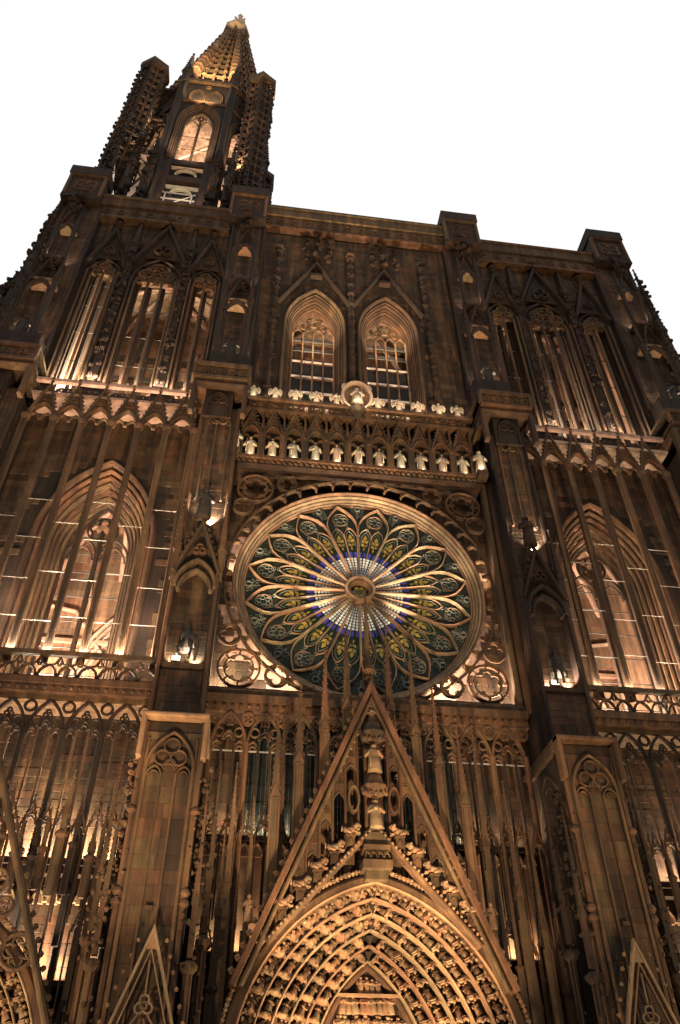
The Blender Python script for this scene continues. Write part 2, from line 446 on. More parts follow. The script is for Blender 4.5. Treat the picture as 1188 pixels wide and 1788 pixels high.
# rooms behind: rose storey and belfry chambers of both towers
def chamber(xc, hw, y0, y1, z0, z1, power, arch_back=True):
    mb = MB()
    x0, x1 = xc - hw, xc + hw
    mb.add([(x0, y0, z0), (x1, y0, z0), (x1, y1, z0), (x0, y1, z0), (x0, y0, z1), (x1, y0, z1), (x1, y1, z1), (x0, y1, z1)],
           [(1, 2, 6, 5), (2, 3, 7, 6), (3, 0, 4, 7), (4, 5, 6, 7), (3, 2, 1, 0)])
    w = part('chamber_wall', mb, ROOM, CATH)
    mb = MB()
    if arch_back:
        for i in range(4):
            jamb_arch(mb, xc + .4, hw * .62 - .32 * i, z0, z0 + (z1 - z0) * .25, z0 + (z1 - z0) * .62 - .42 * i, 0.2, y1 - .45 + .1 * i, y1 + .1)
        part('back_arch', mb, PINK, w)
    mb = MB()
    zc = z1 - 0.06
    for a, b in (((x0, y0), (x1, y1)), ((x1, y0), (x0, y1)), ((xc, y0), (xc, y1)), ((x0, (y0 + y1) / 2), (x1, (y0 + y1) / 2))):
        pts = []
        for i in range(9):
            t = i / 8; pts.append((a[0] + (b[0] - a[0]) * t, a[1] + (b[1] - a[1]) * t, zc - 4.0 * abs(2 * t - 1) ** 2.4))
        mb.tube(pts, 0.2, 6)
    part('vault_rib', mb, PINK, w)
    for q in (-1, 1):
        m_ = MB(); zz = z0 + (z1 - z0) * .45
        m_.bar([(xc, zz), (xc + q * hw * .55, zz + (z1 - z0) * .18), (xc + q * hw, zz + (z1 - z0) * .2)], .22, y1 - .3, y1 + .05)
        m_.bar([(xc + q * hw * .3, zz + (z1 - z0) * .1), (xc + q * hw * .5, zz + (z1 - z0) * .4)], .18, y1 - .25, y1 + .05)
        part('wall_rib', m_, PINK, w)
    part('string_course', MB().box(x0, x1, y1 - .3, y1 + .04, z0 + (z1 - z0) * .5, z0 + (z1 - z0) * .5 + .25), PINK, w)
    masonry(w, x0, x1, z0, z1, y1, .8, wid=(1.0, 2.2), mat=ROOM)
    if z1 - z0 > 19:
        for zb in (.22, .38, .56):
            part('bell_beam', MB().box(x0 + .3, x1 - .3, y0 + 2.6 + zb * 5, y0 + 2.95 + zb * 5, z0 + (z1 - z0) * zb, z0 + (z1 - z0) * zb + .4), DARK, w)
        for q in (-.5, .35): part('bell_beam', MB().tube([(xc + q * hw, y0 + 3.4, z0), (xc + q * hw * .3, y0 + 3.6, z0 + (z1 - z0) * .6)], .2, 4), DARK, w)
    point((xc - hw * .45, y0 + (y1 - y0) * .3, z0 + 1.0), power, WARM, 0.4)
    return w
for i, (x, s) in enumerate(BAYS):
    chamber(WX[i], 4.3, 2.7, 10.5, 19.2, 37.5, 38000 if s < 0 else 34000)
    chamber(x, 5.2, 1.25, 10.5, 41.2, 61.5, 40000 if s < 0 else 14000)
chamber(XC, 6.2, 1.3, 9.0, 41.3, 60.0, 13000, False)

# ---- belfry walls
def belfry_centre():
    mb = MB(); z0 = 41.0
    for xc, x0, x1 in ((-3.15, -7.9, XC - .2), (2.3, XC - .2, 7.9)):
        wall_arch(mb, x0, x1, z0, 63.0, xc, 1.95, 50.2, 54.0, 0.0, 1.2)
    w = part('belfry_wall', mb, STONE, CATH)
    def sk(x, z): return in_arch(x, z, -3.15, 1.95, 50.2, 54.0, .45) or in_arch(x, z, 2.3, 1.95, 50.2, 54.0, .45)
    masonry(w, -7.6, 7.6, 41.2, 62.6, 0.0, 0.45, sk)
    for xc in (-3.15, 2.3):
        win = part('belfry_window', jamb_arch(MB(), xc, 2.2, z0, 50.2, 54.65, 0.26, -.32, 0.1), TRIM, CATH)
        for i in range(5):
            part('window_order', jamb_arch(MB(), xc, 2.0 - .095 * i, z0, 50.2, 54.2 - .2 * i, 0.10, -.12 + .17 * i, .3 + .17 * i), TRIM, win)
        tr = MB(); y0 = .82
        jamb_arch(tr, xc, 1.58, z0, 50.2, 53.3, .10, y0, y0 + .25)
        for k in range(4):
            cx = xc + (-1.5 + k) * .77
            tr.bar(arch(cx, .34, 50.35, 51.0, 5), .09, y0 + .03, y0 + .2)
        for a, b, r in ((0, 51.95, .5), (-.62, 51.35, .3), (.62, 51.35, .3)):
            tr.foil(xc + a, b, r, 5, .07, y0 + .05, y0 + .2); tr.ring(xc + a, b, r + .06, .07, y0 + .04, y0 + .21, 18)
        part('tracery', tr, TRIM, win)
        for k in range(5):
            cx = xc + (-2 + k) * .77
            part('mullion', MB().bar([(cx, z0), (cx, 50.45)], .11, y0 + .01, y0 + .2), FIG, win)
        for z, h_ in ((42.2, .2), (43.9, .2), (45.6, .2), (47.3, .3), (48.6, .35), (49.8, .35)):
            part('louvre_board', MB().box(xc - 1.65, xc + 1.65, 1.12, 1.2, z, z + h_), DARK, win)
            if z < 47.4: part('louvre_edge', MB().box(xc - 1.6, xc + 1.6, .98, 1.10, z - .1, z), WHITEWOOD, win)
        for z0_, z1_ in ((41.0, 42.1), (42.45, 43.8), (44.15, 45.5), (45.85, 47.2)):
            part('dark_backing', MB().box(xc - 1.7, xc + 1.7, 1.24, 1.28, z0_, z1_), DARK, win)  # dark sheets blacking out the chamber behind the lower rows
        spot((xc, -1.5, 42.6), (xc, .2, 53.6), 26000, 38, WARM, .15, .6)
        # steep gable over the window
        gb = MB(); gb.bar([(xc - 2.75, 52.6), (xc, 58.3), (xc + 2.75, 52.6)], .24, -.5, .05)
        gb.crockets((xc - 2.75, 52.6), (xc, 58.3), -.3, .55, .15, .16); gb.crockets((xc, 58.3), (xc + 2.75, 52.6), -.3, .55, .15, .16)
        gb.prism([(xc - 1.2, 55.4), (xc + 1.2, 55.4), (xc, 57.8)], -.16, .04)
        gb.box(xc - .45, xc + .45, -.55, .02, 56.2, 56.5)
        gb.finial(xc, -.3, 58.2, 1.3)
        part('gable', gb, STONE, win)
        # knot of carved heads crowning the gable
        kn = MB()
        for a in (-.95, 0, .95):
            for j in range(9):
                kn.lump(xc + a + random.uniform(-.2, .2), -.45 + random.uniform(-.2, .2), 58.6 + j * .38 + (0.5 if a == 0 else 0) + random.uniform(-.1, .1), random.uniform(.14, .28))
        part('crowning_finial', kn, STONE, win, 'stuff')
    for xc in (-6.2, XC - .25, 5.45):
        st = MB(); z = 41.2
        st.box(xc - .2, xc + .2, -.4, .0, 41.0, 58.6)
        while z < 58:
            h = random.uniform(1.0, 1.7); r = random.uniform(.2, .32)
            st.lathe(xc, -.45, [(r * .5, z), (r * .8, z + h * .15), (r * .6, z + h * .6), (r * .95, z + h * .72), (r * 1.05, z + h * .85), (r * .5, z + h)], 7, random.random())
            for q in range(4): st.lump(xc + random.uniform(-.25, .25), -.55 + random.uniform(-.15, .1), z + h * random.uniform(.7, 1), .08)
            z += h
        st.finial(xc, -.4, 58.3, 2.0)
        part('canopied_shaft', st, STONE, w)
    return w
belfry_centre()

def belfry_side(xc, s):
    mb = MB(); m = -1 if s < 0 else 1
    spec = [(xc + 3.75 * -s, .95, 55.2), (xc - .15 * s, 1.6, 56.0), (xc - 3.75 * -s, .95, 55.2)]
    spec.sort()
    edges = [xc - 5.6, (spec[0][0] + spec[1][0]) / 2 - .3, (spec[1][0] + spec[2][0]) / 2 + .3, xc + 5.6]
    for (cx, hf, za), a, b in zip(spec, edges[:-1], edges[1:]):
        wall_arch(mb, a, b, 40.6, 63.0, cx, hf, za - hf * 1.5, za, 0.0, 1.2)
    w = part('belfry_wall', mb, STONE, CATH)
    masonry(w, xc - 5.3, xc + 5.3, 41.0, 62.6, 0.0, 0.45, lambda x, z: any(in_arch(x, z, cx, hf, za - hf * 1.5, za, .3) for cx, hf, za in spec))
    for j, (cx, hf, za) in enumerate(spec):
        win = part('lancet_opening', jamb_arch(MB(), cx, hf + .22, 41.0, za - hf * 1.5, za + .35, .2, -.3, .1), STONE, CATH)
        for i in range(3):
            part('window_order', jamb_arch(MB(), cx, hf - .1 * i, 40.7, za - hf * 1.5, za - .15 * i, .11, -.1 + .3 * i, .3 + .3 * i), STONE, win)
        tr = MB()
        n = 3 if hf > 1.2 else 2
        for k in range(n):
            c2 = cx + (-(n - 1) / 2 + k) * 2 * (hf - .1) / n; h2 = (hf - .1) / n - .03
            tr.bar(arch(c2, h2, za - hf * 1.9, za - hf * 1.9 + h2 * 1.8, 6), .1, -.42, -.12)
            tr.foil(c2, za - hf * 1.9 + h2 * .5, h2 * .85, 3, .07, -.4, -.14)
        for k, (a, b, r) in enumerate(((0, za - hf * .75, hf * .38), (-hf * .5, za - hf * 1.25, hf * .3), (hf * .5, za - hf * 1.25, hf * .3))):
            tr.foil(cx + a, b, r, 3, .1, -.45, -.1, PI / 2); tr.ring(cx + a, b, r + .05, .1, -.44, -.11, 18)
        part('tracery', tr, TRIM, win)
        gb = MB(); gh = za + (4.7 if n == 3 else 4.2); bw = hf + .42
        gb.bar([(cx - bw, za - .7), (cx, gh), (cx + bw, za - .7)], .24, -.75, -.3)
        gb.crockets((cx - bw, za - .7), (cx, gh), -.5, .5, .13, .15); gb.crockets((cx, gh), (cx + bw, za - .7), -.5, .5, .13, .15)
        gb.foil(cx, za + 1.2, hf * .42, 3, .14, -.7, -.4); gb.prism([(cx - bw * .7, za + .3), (cx + bw * .7, za + .3), (cx, gh - .6)], -.36, -.3)
        gb.finial(cx, -.5, gh - .1, 1.6)
        part('gable', gb, STONE, win)
        for k in range(n + 1):
            c2 = cx - hf + .1 + k * 2 * (hf - .1) / n
            part('colonnette', MB().tube([(c2, -.3, 40.9), (c2, -.3, za - hf * 1.9)], .10, 8), TRIM, win)
            if 0 < k < n:
                part('mullion', MB().box(c2 - .13, c2 + .13, .5, .85, 40.8, za - hf * 1.5), STONE, win)
            elif k == 0 or k == n:
                part('colonnette', MB().tube([(c2 + (.25 if k else -.25), -.55, 40.9), (c2 + (.25 if k else -.25), -.55, za - hf * 1.7)], .07, 8), TRIM, win)
        for z in (44.0, 47.2, 50.4, 53.0):
            part('tie_rod', MB().box(cx - hf, cx + hf, .45, .49, z, z + .05), DARK, win)
    # knobbly crocketed piers standing between the lancets
    for cx in ((spec[0][0] + spec[1][0]) / 2 - .3, (spec[1][0] + spec[2][0]) / 2 + .3):
        st = MB(); st.box(cx - .22, cx + .22, -.55, .0, 40.9, 57.5); z = 41.2
        while z < 57:
            h = random.uniform(.9, 1.4)
            for q in range(6): st.lump(cx + random.uniform(-.3, .3), -.65 + random.uniform(-.15, .2), z + random.uniform(0, .5), random.uniform(.09, .18))
            z += h
        st.pinnacle(cx, -.35, 56.5, 62.3, .7, .2)
        part('crocketed_pier', st, STONE, w)
    return w
for x, s in BAYS: belfry_side(x, s)

# ---- cornices and parapets on the platform
def platform(x0, x1, zt, name):
    mb = MB(); mb.box(x0, x1, -.75, 2.5, zt - 1.1, zt - .0); mb.box(x0, x1, -.55, 2.4, zt - 2.6, zt - 1.12)
    mb.box(x0, x1, -.68, 2.2, zt - 2.85, zt - 2.62); mb.box(x0, x1, -.9, 2.6, zt + .005, zt + .22)
    n = int((x1 - x0) / 1.1)
    p = part(name, mb, TRIM, CATH)
    rm = mesh('rosette', MB().ring(0, 0, .3, .12, -.66, -.5, 14).foil(0, 0, .24, 4, .06, -.62, -.5), TRIM)
    for i in range(n):
        x = x0 + (i + .5) * (x1 - x0) / n
        obj('rosette', rm, p, (x, 0, zt - 1.85))
    top = MB()
    for i in range(int((x1 - x0) / .55)):
        x = x0 + .3 + i * .55
        if random.random() < .25: top.lump(x, -.6, zt + .3, random.uniform(.08, .16))
    if top.f: part('weathered_crest', top, STONE, p, 'stuff')
    return p
platform(-8.0, 7.9, 65.7, 'parapet')
platform(-21.0, -10.4, 64.1, 'parapet')
platform(10.4, 21.0, 64.1, 'parapet')
mb = MB(); mb.box(-24, 24, 2.7, 16.0, 0, 63.0)
for bb in ((-24, -10, 10.7, 16, 0, 62.1), (10, 24, 10.7, 16, 0, 62.1), (-9.9, 9.9, 9.3, 15.9, 0, 62.1), (-24.0, 24.0, 2.4, 16, 62.2, 63.4), (-24.0, -20.7, .4, 10.6, 0, 62.1), (20.7, 24.0, .4, 10.6, 0, 62.1), (-9.98, -7.9, .42, 9.2, 0, 62.1), (7.9, 9.98, .42, 9.2, 0, 62.1)):
    part('inner_wall', MB().box(*bb), STONE, CATH)

# ================================================================== BUTTRESSES
def blind_panel(mb, x0, x1, z0, z1, y, lancets=3):
    """blind tracery: lancets under a pointed arch with a trefoil, on a face at depth y"""
    xc = (x0 + x1) / 2; hf = (x1 - x0) / 2
    zs = z1 - hf * 1.7
    jamb_arch(mb, xc, hf - .06, z0, zs, z1 - .15, .12, y - .14, y + .02)
    n = lancets; w = 2 * (hf - .12) / n
    for i in range(n):
        cx = xc + (-(n - 1) / 2 + i) * w; up = .28 if i == n // 2 and n % 2 else 0
        mb.bar(arch(cx, w / 2 - .02, zs - .25 + up, zs + w * .62 - .25 + up, 6), .07, y - .11, y + .01)
        mb.bar(arch(cx, w / 2 - .10, zs - .3 + up, zs + w * .3 - .25 + up, 5), .05, y - .08, y + .01)
        if i: mb.bar([(cx - w / 2, z0), (cx - w / 2, zs - .2)], .08, y - .12, y + .01)
    r = hf * .36
    for a in (PI / 2, PI * 7 / 6, -PI / 6):
        cx, cz = xc + r * 1.02 * math.cos(a), zs + hf * .62 + r * .95 * math.sin(a)
        mb.ring(cx, cz, r * .86, .07, y - .12, y + .01, 20)
    return mb

def side_panel(mb, x, sx, y0, y1, z0, z1):
    """narrow blind lancets on a buttress flank (x const, facing sx)"""
    t = MB(); blind_panel(t, y0, y1, z0, z1, 0.0, 2)
    vs = [(x - sx * d, a, c) if True else None for a, d, c in t.v]
    mb.add(vs, [f[::-1] for f in t.f]); return mb

def crockety(mb, x, y, z0, z1, r, n=5):
    z = z0
    while z < z1:
        for q in range(n): mb.lump(x + random.uniform(-r, r), y + random.uniform(-r, r * .4), z + random.uniform(0, .4), random.uniform(.35, .8) * r)
        z += r * random.uniform(1.6, 2.6)

def cluster_shaft(mb, x, y, z0, z1, r=.06):
    """tall slender cluster with ring, canopy and spirelet, standing clear of the wall"""
    h = z1 - z0
    for a, b in ((-.1, 0), (.1, 0), (0, -.1), (0, .08)):
        mb.tube([(x + a, y + b, z0), (x + a, y + b, z0 + h * .55)], r, 6)
    mb.lathe(x, y, [(.16, z0 + h * .55 - .1), (.3, z0 + h * .55 + .05), (.27, z0 + h * .55 + .2), (.15, z0 + h * .55 + .3)], 8)
    for k in range(4):
        a = PI / 4 + k * PI / 2
        mb.lump(x + .26 * math.cos(a), y + .26 * math.sin(a), z0 + h * .55 + .15, .11); mb.lump(x + .2 * math.cos(a), y + .2 * math.sin(a), z0 + h * .66, .09)
    mb.pinnacle(x, y, z0 + h * .58, z1, .25, .3)
    for q in range(16): mb.lump(x + random.uniform(-.2, .2), y + random.uniform(-.25, 0), z0 + h * random.uniform(.3, .85), random.uniform(.05, .1))

def buttress(k):
    bx = BUT[k]; s = -1 if bx < 0 else 1; inner = -s if k in (1, 2) else 0
    outer = k in (0, 3)
    hw = 1.15
    cx = -8.6 if k == 1 else (8.65 if k == 2 else bx)
    if outer: hw = 1.7
    x0, x1 = cx - hw, cx + hw
    # ground to the sloping shoulder: Z 0..16.6
    mb = MB(); mb.box(x0, x1, -3.95, .4, 0, 16.35)
    b = part('buttress', mb, STONE, CATH)
    masonry(b, x0, x1, 3.0, 15.9, -3.95, .62, single=(k in (1, 2)), wid=(.7, 1.5))
    t = MB(); blind_panel(t, x0 + .18, x1 - .18, 4, 16.0, -4.04)
    # angle roll mouldings
    for xx in (x0, x1): t.tube([(xx, -3.98, 0), (xx, -3.98, 16.3)], .10, 8)
    for xx in (x0 + .07, x0 + .2, x1 - .2, x1 - .07):
        t.tube([(xx, -4.05, 0), (xx, -4.05, 15.6)], .04, 6)
    for xx in (x0 - .02, x1 + .02):
        for zz in (5.6, 9.4, 9.75, 12.6): t.lathe(xx, -4.02, [(.1, zz), (.2, zz + .12), (.17, zz + .22), (.1, zz + .3)], 8)
        for q in range(14): t.lump(xx + random.uniform(-.14, .14), -4.05 + random.uniform(-.12, .05), random.uniform(5, 14), random.uniform(.04, .09))
    t.box(cx - .13, cx + .13, -4.2, -3.95, 9.3, 9.42)
    part('blind_tracery', t, TRIM, b)
    for sd in (-1, 1):
        t = MB(); side_panel(t, cx + sd * hw, -sd, -3.6, -.3, 4, 15.9)
        part('blind_tracery', t, TRIM, b)
    # projecting label moulding round the head
    lb = MB(); lb.bar([(x0 - .1, 14.75), (x0 - .1, 16.5), (x1 + .1, 16.5), (x1 + .1, 14.75)], .2, -4.42, -3.9, False, .3)
    lb.box(x0 - .2, x1 + .2, -4.35, .3, 16.42, 16.62)
    for sd in (x0 - .12, x1 + .12): lb.box(sd - .1, sd + .1, -4.3, -.2, 16.1, 16.4)
    part('label_moulding', lb, FIG if k == 1 else TRIM, b)  # lighter stone on one buttress paints in its floodlit moulding
    # rose storey stage
    mw = 1.08 if not outer else 1.7
    mx = -8.85 if k == 1 else (9.1 if k == 2 else cx)
    m = MB(); m.box(mx - mw, mx + mw, -1.6, .6, 16.6, 38.4)
    m.box(mx - mw - .1, mx + mw + .1, -2.1, .5, 16.62, 19.9)
    for xx in (mx - mw, mx + mw): m.box(xx - .16, xx + .16, -2.25, -1.55, 19.9, 25.0)
    mid = part('buttress_middle', m, STONE, CATH)
    masonry(mid, mx - mw, mx + mw, 20.0, 38.2, -1.6, .42, single=False, wid=(.6, 1.4))
    masonry(mid, mx - mw - .1, mx + mw + .1, 16.8, 19.8, -2.1, .42, wid=(.6, 1.4))
    t = MB()
    for xx in (mx - mw, mx + mw):
        t.tube([(xx, -1.66, 25), (xx, -1.66, 38.3)], .13, 8); t.tube([(xx, -2.28, 16.9), (xx, -2.28, 25.0)], .1, 8)
    # tabernacle over the rider
    t.bar([(mx - mw, 24.3)] + arch(mx, mw - .1, 24.4, 26.0, 8) + [(mx + mw, 24.3)], .2, -2.42, -1.9)
    t.bar(arch(mx, mw - .3, 24.2, 25.4, 8), .16, -2.38, -1.95)
    t.bar([(mx - mw - .05, 25.2), (mx, 28.4), (mx + mw + .05, 25.2)], .16, -2.45, -2.0)
    t.crockets((mx - mw, 25.2), (mx, 28.4), -2.2, .4, .14, .15); t.crockets((mx, 28.4), (mx + mw, 25.2), -2.2, .4, .14, .15)
    t.foil(mx, 26.7, .33, 3, .08, -2.35, -2.1); t.finial(mx, -2.2, 28.3, .9)
    for xx in (mx - mw - .05, mx + mw + .05): t.pinnacle(xx, -2.15, 24.8, 30.2, .38, .35)
    t.box(mx - mw, mx + mw, -2.2, -1.5, 19.9, 20.15)
    part('tabernacle', t, TRIM if k == 1 else STONE, mid)
    t = MB(); blind_panel(t, mx - .75, mx + .75, 30.6, 38.0, -1.68, 1)
    t.bar([(mx - .12, 31), (mx - .12, 36.4)], .09, -2.0, -1.85); t.finial(mx - .12, -1.92, 36.3, .6)
    part('blind_tracery', t, TRIM, mid)
    # projecting box with pierced parapet at the gallery level
    bw = 1.68 if not outer else 2.1
    wx = cx - .35 * s * -1 if False else (-9.05 if k == 1 else (9.15 if k == 2 else cx))
    p = MB(); p.box(wx - bw + .12, wx + bw - .12, -2.5, .3, 39.75, 39.95); p.box(wx - bw, wx + bw, -2.72, .3, 39.95, 40.2)
    p.box(wx - bw, wx + bw, -2.75, -2.5, 41.1, 41.4)
    for q in (-1, 1):
        p.box(wx + q * bw - .13, wx + q * bw + .13, -2.7, .2, 41.12, 41.38); p.box(wx + q * bw - .12, wx + q * bw + .12, -2.72, -2.5, 40.2, 41.1)
    bxp = part('gallery_box', p, TRIM, CATH)
    fr = MB(); fr.bar([(wx - bw + .12, 37.0), (wx - bw + .12, 39.6), (wx + bw - .12, 39.6), (wx + bw - .12, 37.0)], .28, -2.6, -2.1)
    for q in (-1, 1): fr.box(wx + q * (bw - .12) - .12, wx + q * (bw - .12) + .12, -2.1, .2, 39.2, 39.7)
    part('box_frame', fr, TRIM, bxp)
    qm = mesh('pierced_panel', MB().foil(0, 0, .3, 4, .09, -2.66, -2.54, PI / 4), TRIM)
    nq = 5 if not outer else 6
    for i in range(nq):
        obj('pierced_panel', qm, bxp, (wx + (-(nq - 1) / 2 + i) * .64, 0, 40.65))
    fl = MB()
    for i in range(9): fl.bar([(wx - bw + .2 + i * .36, 40.25), (wx - bw + .4 + i * .36, 41.05), (wx - bw + .56 + i * .36, 40.25)], .06, -2.63, -2.56)
    part('pierced_lattice', fl, TRIM, bxp)
    mm = MB(); mm.box(wx - .85, wx + .85, -2.0, .3, 37.2, 39.7); blind_panel(mm, wx - .7, wx + .7, 37.0, 39.4, -2.04, 1)
    part('corbel', mm, STONE, bxp)
    # belfry stage: open tabernacles carrying statues
    ux = cx + (.25 * s if not outer else 0); uw = 1.25 if not outer else 1.6
    u = MB(); u.box(ux - uw, ux + uw, -.55, .6, 41.3, 62.8)
    u.box(ux - uw, ux + uw, -1.8, -.4, 41.4, 43.7)
    up = part('buttress_upper', u, STONE, CATH)
    masonry(up, ux - uw, ux + uw, 43.8, 62.6, -.55, .45, wid=(.6, 1.4))
    t = MB()
    for q in (-1, 1):
        t.box(ux + q * .95 - .14, ux + q * .95 + .14, -1.75, -1.45, 43.7, 49.4)
        t.tube([(ux + q * .7, -1.68, 43.7), (ux + q * .7, -1.68, 49.0)], .08, 6)
        t.pinnacle(ux + q * .95, -1.6, 49.2, 53.4, .4, .25)
        t.box(ux + q * .68 - .1, ux + q * .68 + .1, -1.6, -1.35, 53, 57.2)
        t.pinnacle(ux + q * .68, -1.48, 57.0, 60.5, .34, .25)
        t.tube([(ux + q * uw, -.6, 43.7), (ux + q * uw, -.6, 62.4)], .14, 8)
    t.bar(arch(ux, .85, 48.4, 50.0, 8), .2, -1.75, -1.4); t.bar([(ux - .95, 49.2), (ux, 52.6), (ux + .95, 49.2)], .16, -1.78, -1.45)
    t.crockets((ux - .95, 49.2), (ux, 52.6), -1.6, .4, .13, .14); t.crockets((ux, 52.6), (ux + .95, 49.2), -1.6, .4, .13, .14)
    t.bar(arch(ux, .6, 56.6, 57.9, 8), .16, -1.6, -1.3); t.bar([(ux - .7, 57.3), (ux, 60.2), (ux + .7, 57.3)], .14, -1.62, -1.32)
    t.box(ux - .75, ux + .75, -1.6, -.6, 52.9, 53.1)
    crockety(t, ux, -1.3, 60.2, 62.6, .45, 6)
    t.finial(ux, -1.4, 60.1, 1.6)
    part('tabernacle', t, STONE, up)
    part('niche_vault', MB().box(ux - .9, ux + .9, -1.6, -.62, 50.0, 50.3), FIG, up); part('niche_vault', MB().box(ux - .6, ux + .6, -1.45, -.62, 57.6, 57.9), FIG, up)  # lamplight on these soffits is partly put into a paler stone
    # head: projecting panelled box rising over the parapet
    hx = cx + (.5 * s if not outer else .1 * s); h2 = 1.6
    h = MB(); h.box(hx - h2 + .15, hx + h2 - .15, -1.25, 2.6, 62.6, 66.6); h.box(hx - h2, hx + h2, -1.5, 2.8, 66.2, 67.4)
    h.box(hx - h2 + .05, hx + h2 - .05, -1.4, 2.7, 62.4, 62.75)
    hd = part('buttress_head', h, STONE, CATH)
    fr = MB(); fr.bar([(hx - h2 + .2, 62.8), (hx - h2 + .2, 66.1), (hx + h2 - .2, 66.1), (hx + h2 - .2, 62.8)], .26, -1.48, -1.2)
    fr.foil(hx, 64.5, 1.0, 4, .16, -1.34, -1.2, PI / 4)
    for i in range(7):
        if random.random() < .7: fr.lump(hx - h2 + .3 + i * .45, -1.2, 67.45, .14)
    part('panel_frame', fr, TRIM, hd)
    # flanking pinnacle clusters in front of the low stage
    for q in (-1, 1):
        c = MB(); cluster_shaft(c, cx + q * (hw + .8), -3.2, 0, 15.2, .055); part('pinnacle_cluster', c, TRIM if k == 1 else STONE, b)
        c = MB(); cluster_shaft(c, cx + q * (hw + .42), -4.0, 0, 13.6)
        crockety(c, cx + q * (hw + .3), -3.4, 9.5, 14.6, .17, 4)
        part('pinnacle_cluster', c, TRIM if k == 1 else STONE, b)
    # pierced gablet at the foot
    gx = cx + .35 * (1 if k == 1 else (-.6 if k == 2 else 0))
    gb = MB(); ap = 8.55; bz = 4.4; hwg = 1.45
    gb.bar([(gx - hwg, bz), (gx, ap), (gx + hwg, bz)], .10, -4.95, -4.72); gb.bar([(gx - hwg + .2, bz), (gx, ap - .62), (gx + hwg - .2, bz)], .05, -4.9, -4.74)
    gb.prism([(gx - .22, ap - .62), (gx + .22, ap - .62), (gx, ap - .1)], -4.9, -4.76)
    gb.foil(gx, 6.35, .3, 3, .07, -4.88, -4.78); gb.ring(gx, 6.35, .1, .05, -4.88, -4.78, 10)
    for a, b_ in (((gx, 7.6), (gx, 6.7)), ((gx - .15, 6.1), (gx - .8, 5.2)), ((gx + .15, 6.1), (gx + .8, 5.2)), ((gx - .04, 6.0), (gx - .4, 5.0)), ((gx + .04, 6.0), (gx + .4, 5.0))):
        gb.bar([a, b_], .06, -4.88, -4.78)
    jamb_arch(gb, gx, .75, 3.5, 4.2, 5.5, .16, -4.95, -4.72)
    part('pierced_gable', gb, FIG, b)
    ck = MB()
    for q in (-1, 1):
        for i in range(9):
            t_ = i / 9; ck.lump(gx + q * (hwg * (1 - t_) + .30), -4.84, bz + (ap - bz) * t_ + .1, .075)
    part('crocket_row', ck, FIG, b, 'stuff')
    for q in (-1, 1): part('gable_pinnacle', MB().pinnacle(gx + q * 1.75, -4.8, 0, 6.3, .34, .72), TRIM, b)
    return cx, mx, ux
BX = [buttress(k) for k in range(4)]

# outer flank pinnacles that make the stepped outline at both ends
for s in (-1, 1):
    for (x, z0, z1, w, y) in ((24.2, 40.5, 57.8, .9, -.6), (25.0, 38.5, 52.8, .9, -.2), (25.9, 36, 48.6, .9, .2), (24.6, 55, 64.2, .7, .3), (23.6, 41, 61.0, .6, -1.6)):
        m = MB(); m.pinnacle(s * x, y, z0, z1, w, .55); crockety(m, s * x, y, z0 + 2, z1 - 2, w * .42, 4)
        part('flank_pinnacle', m, STONE, CATH)

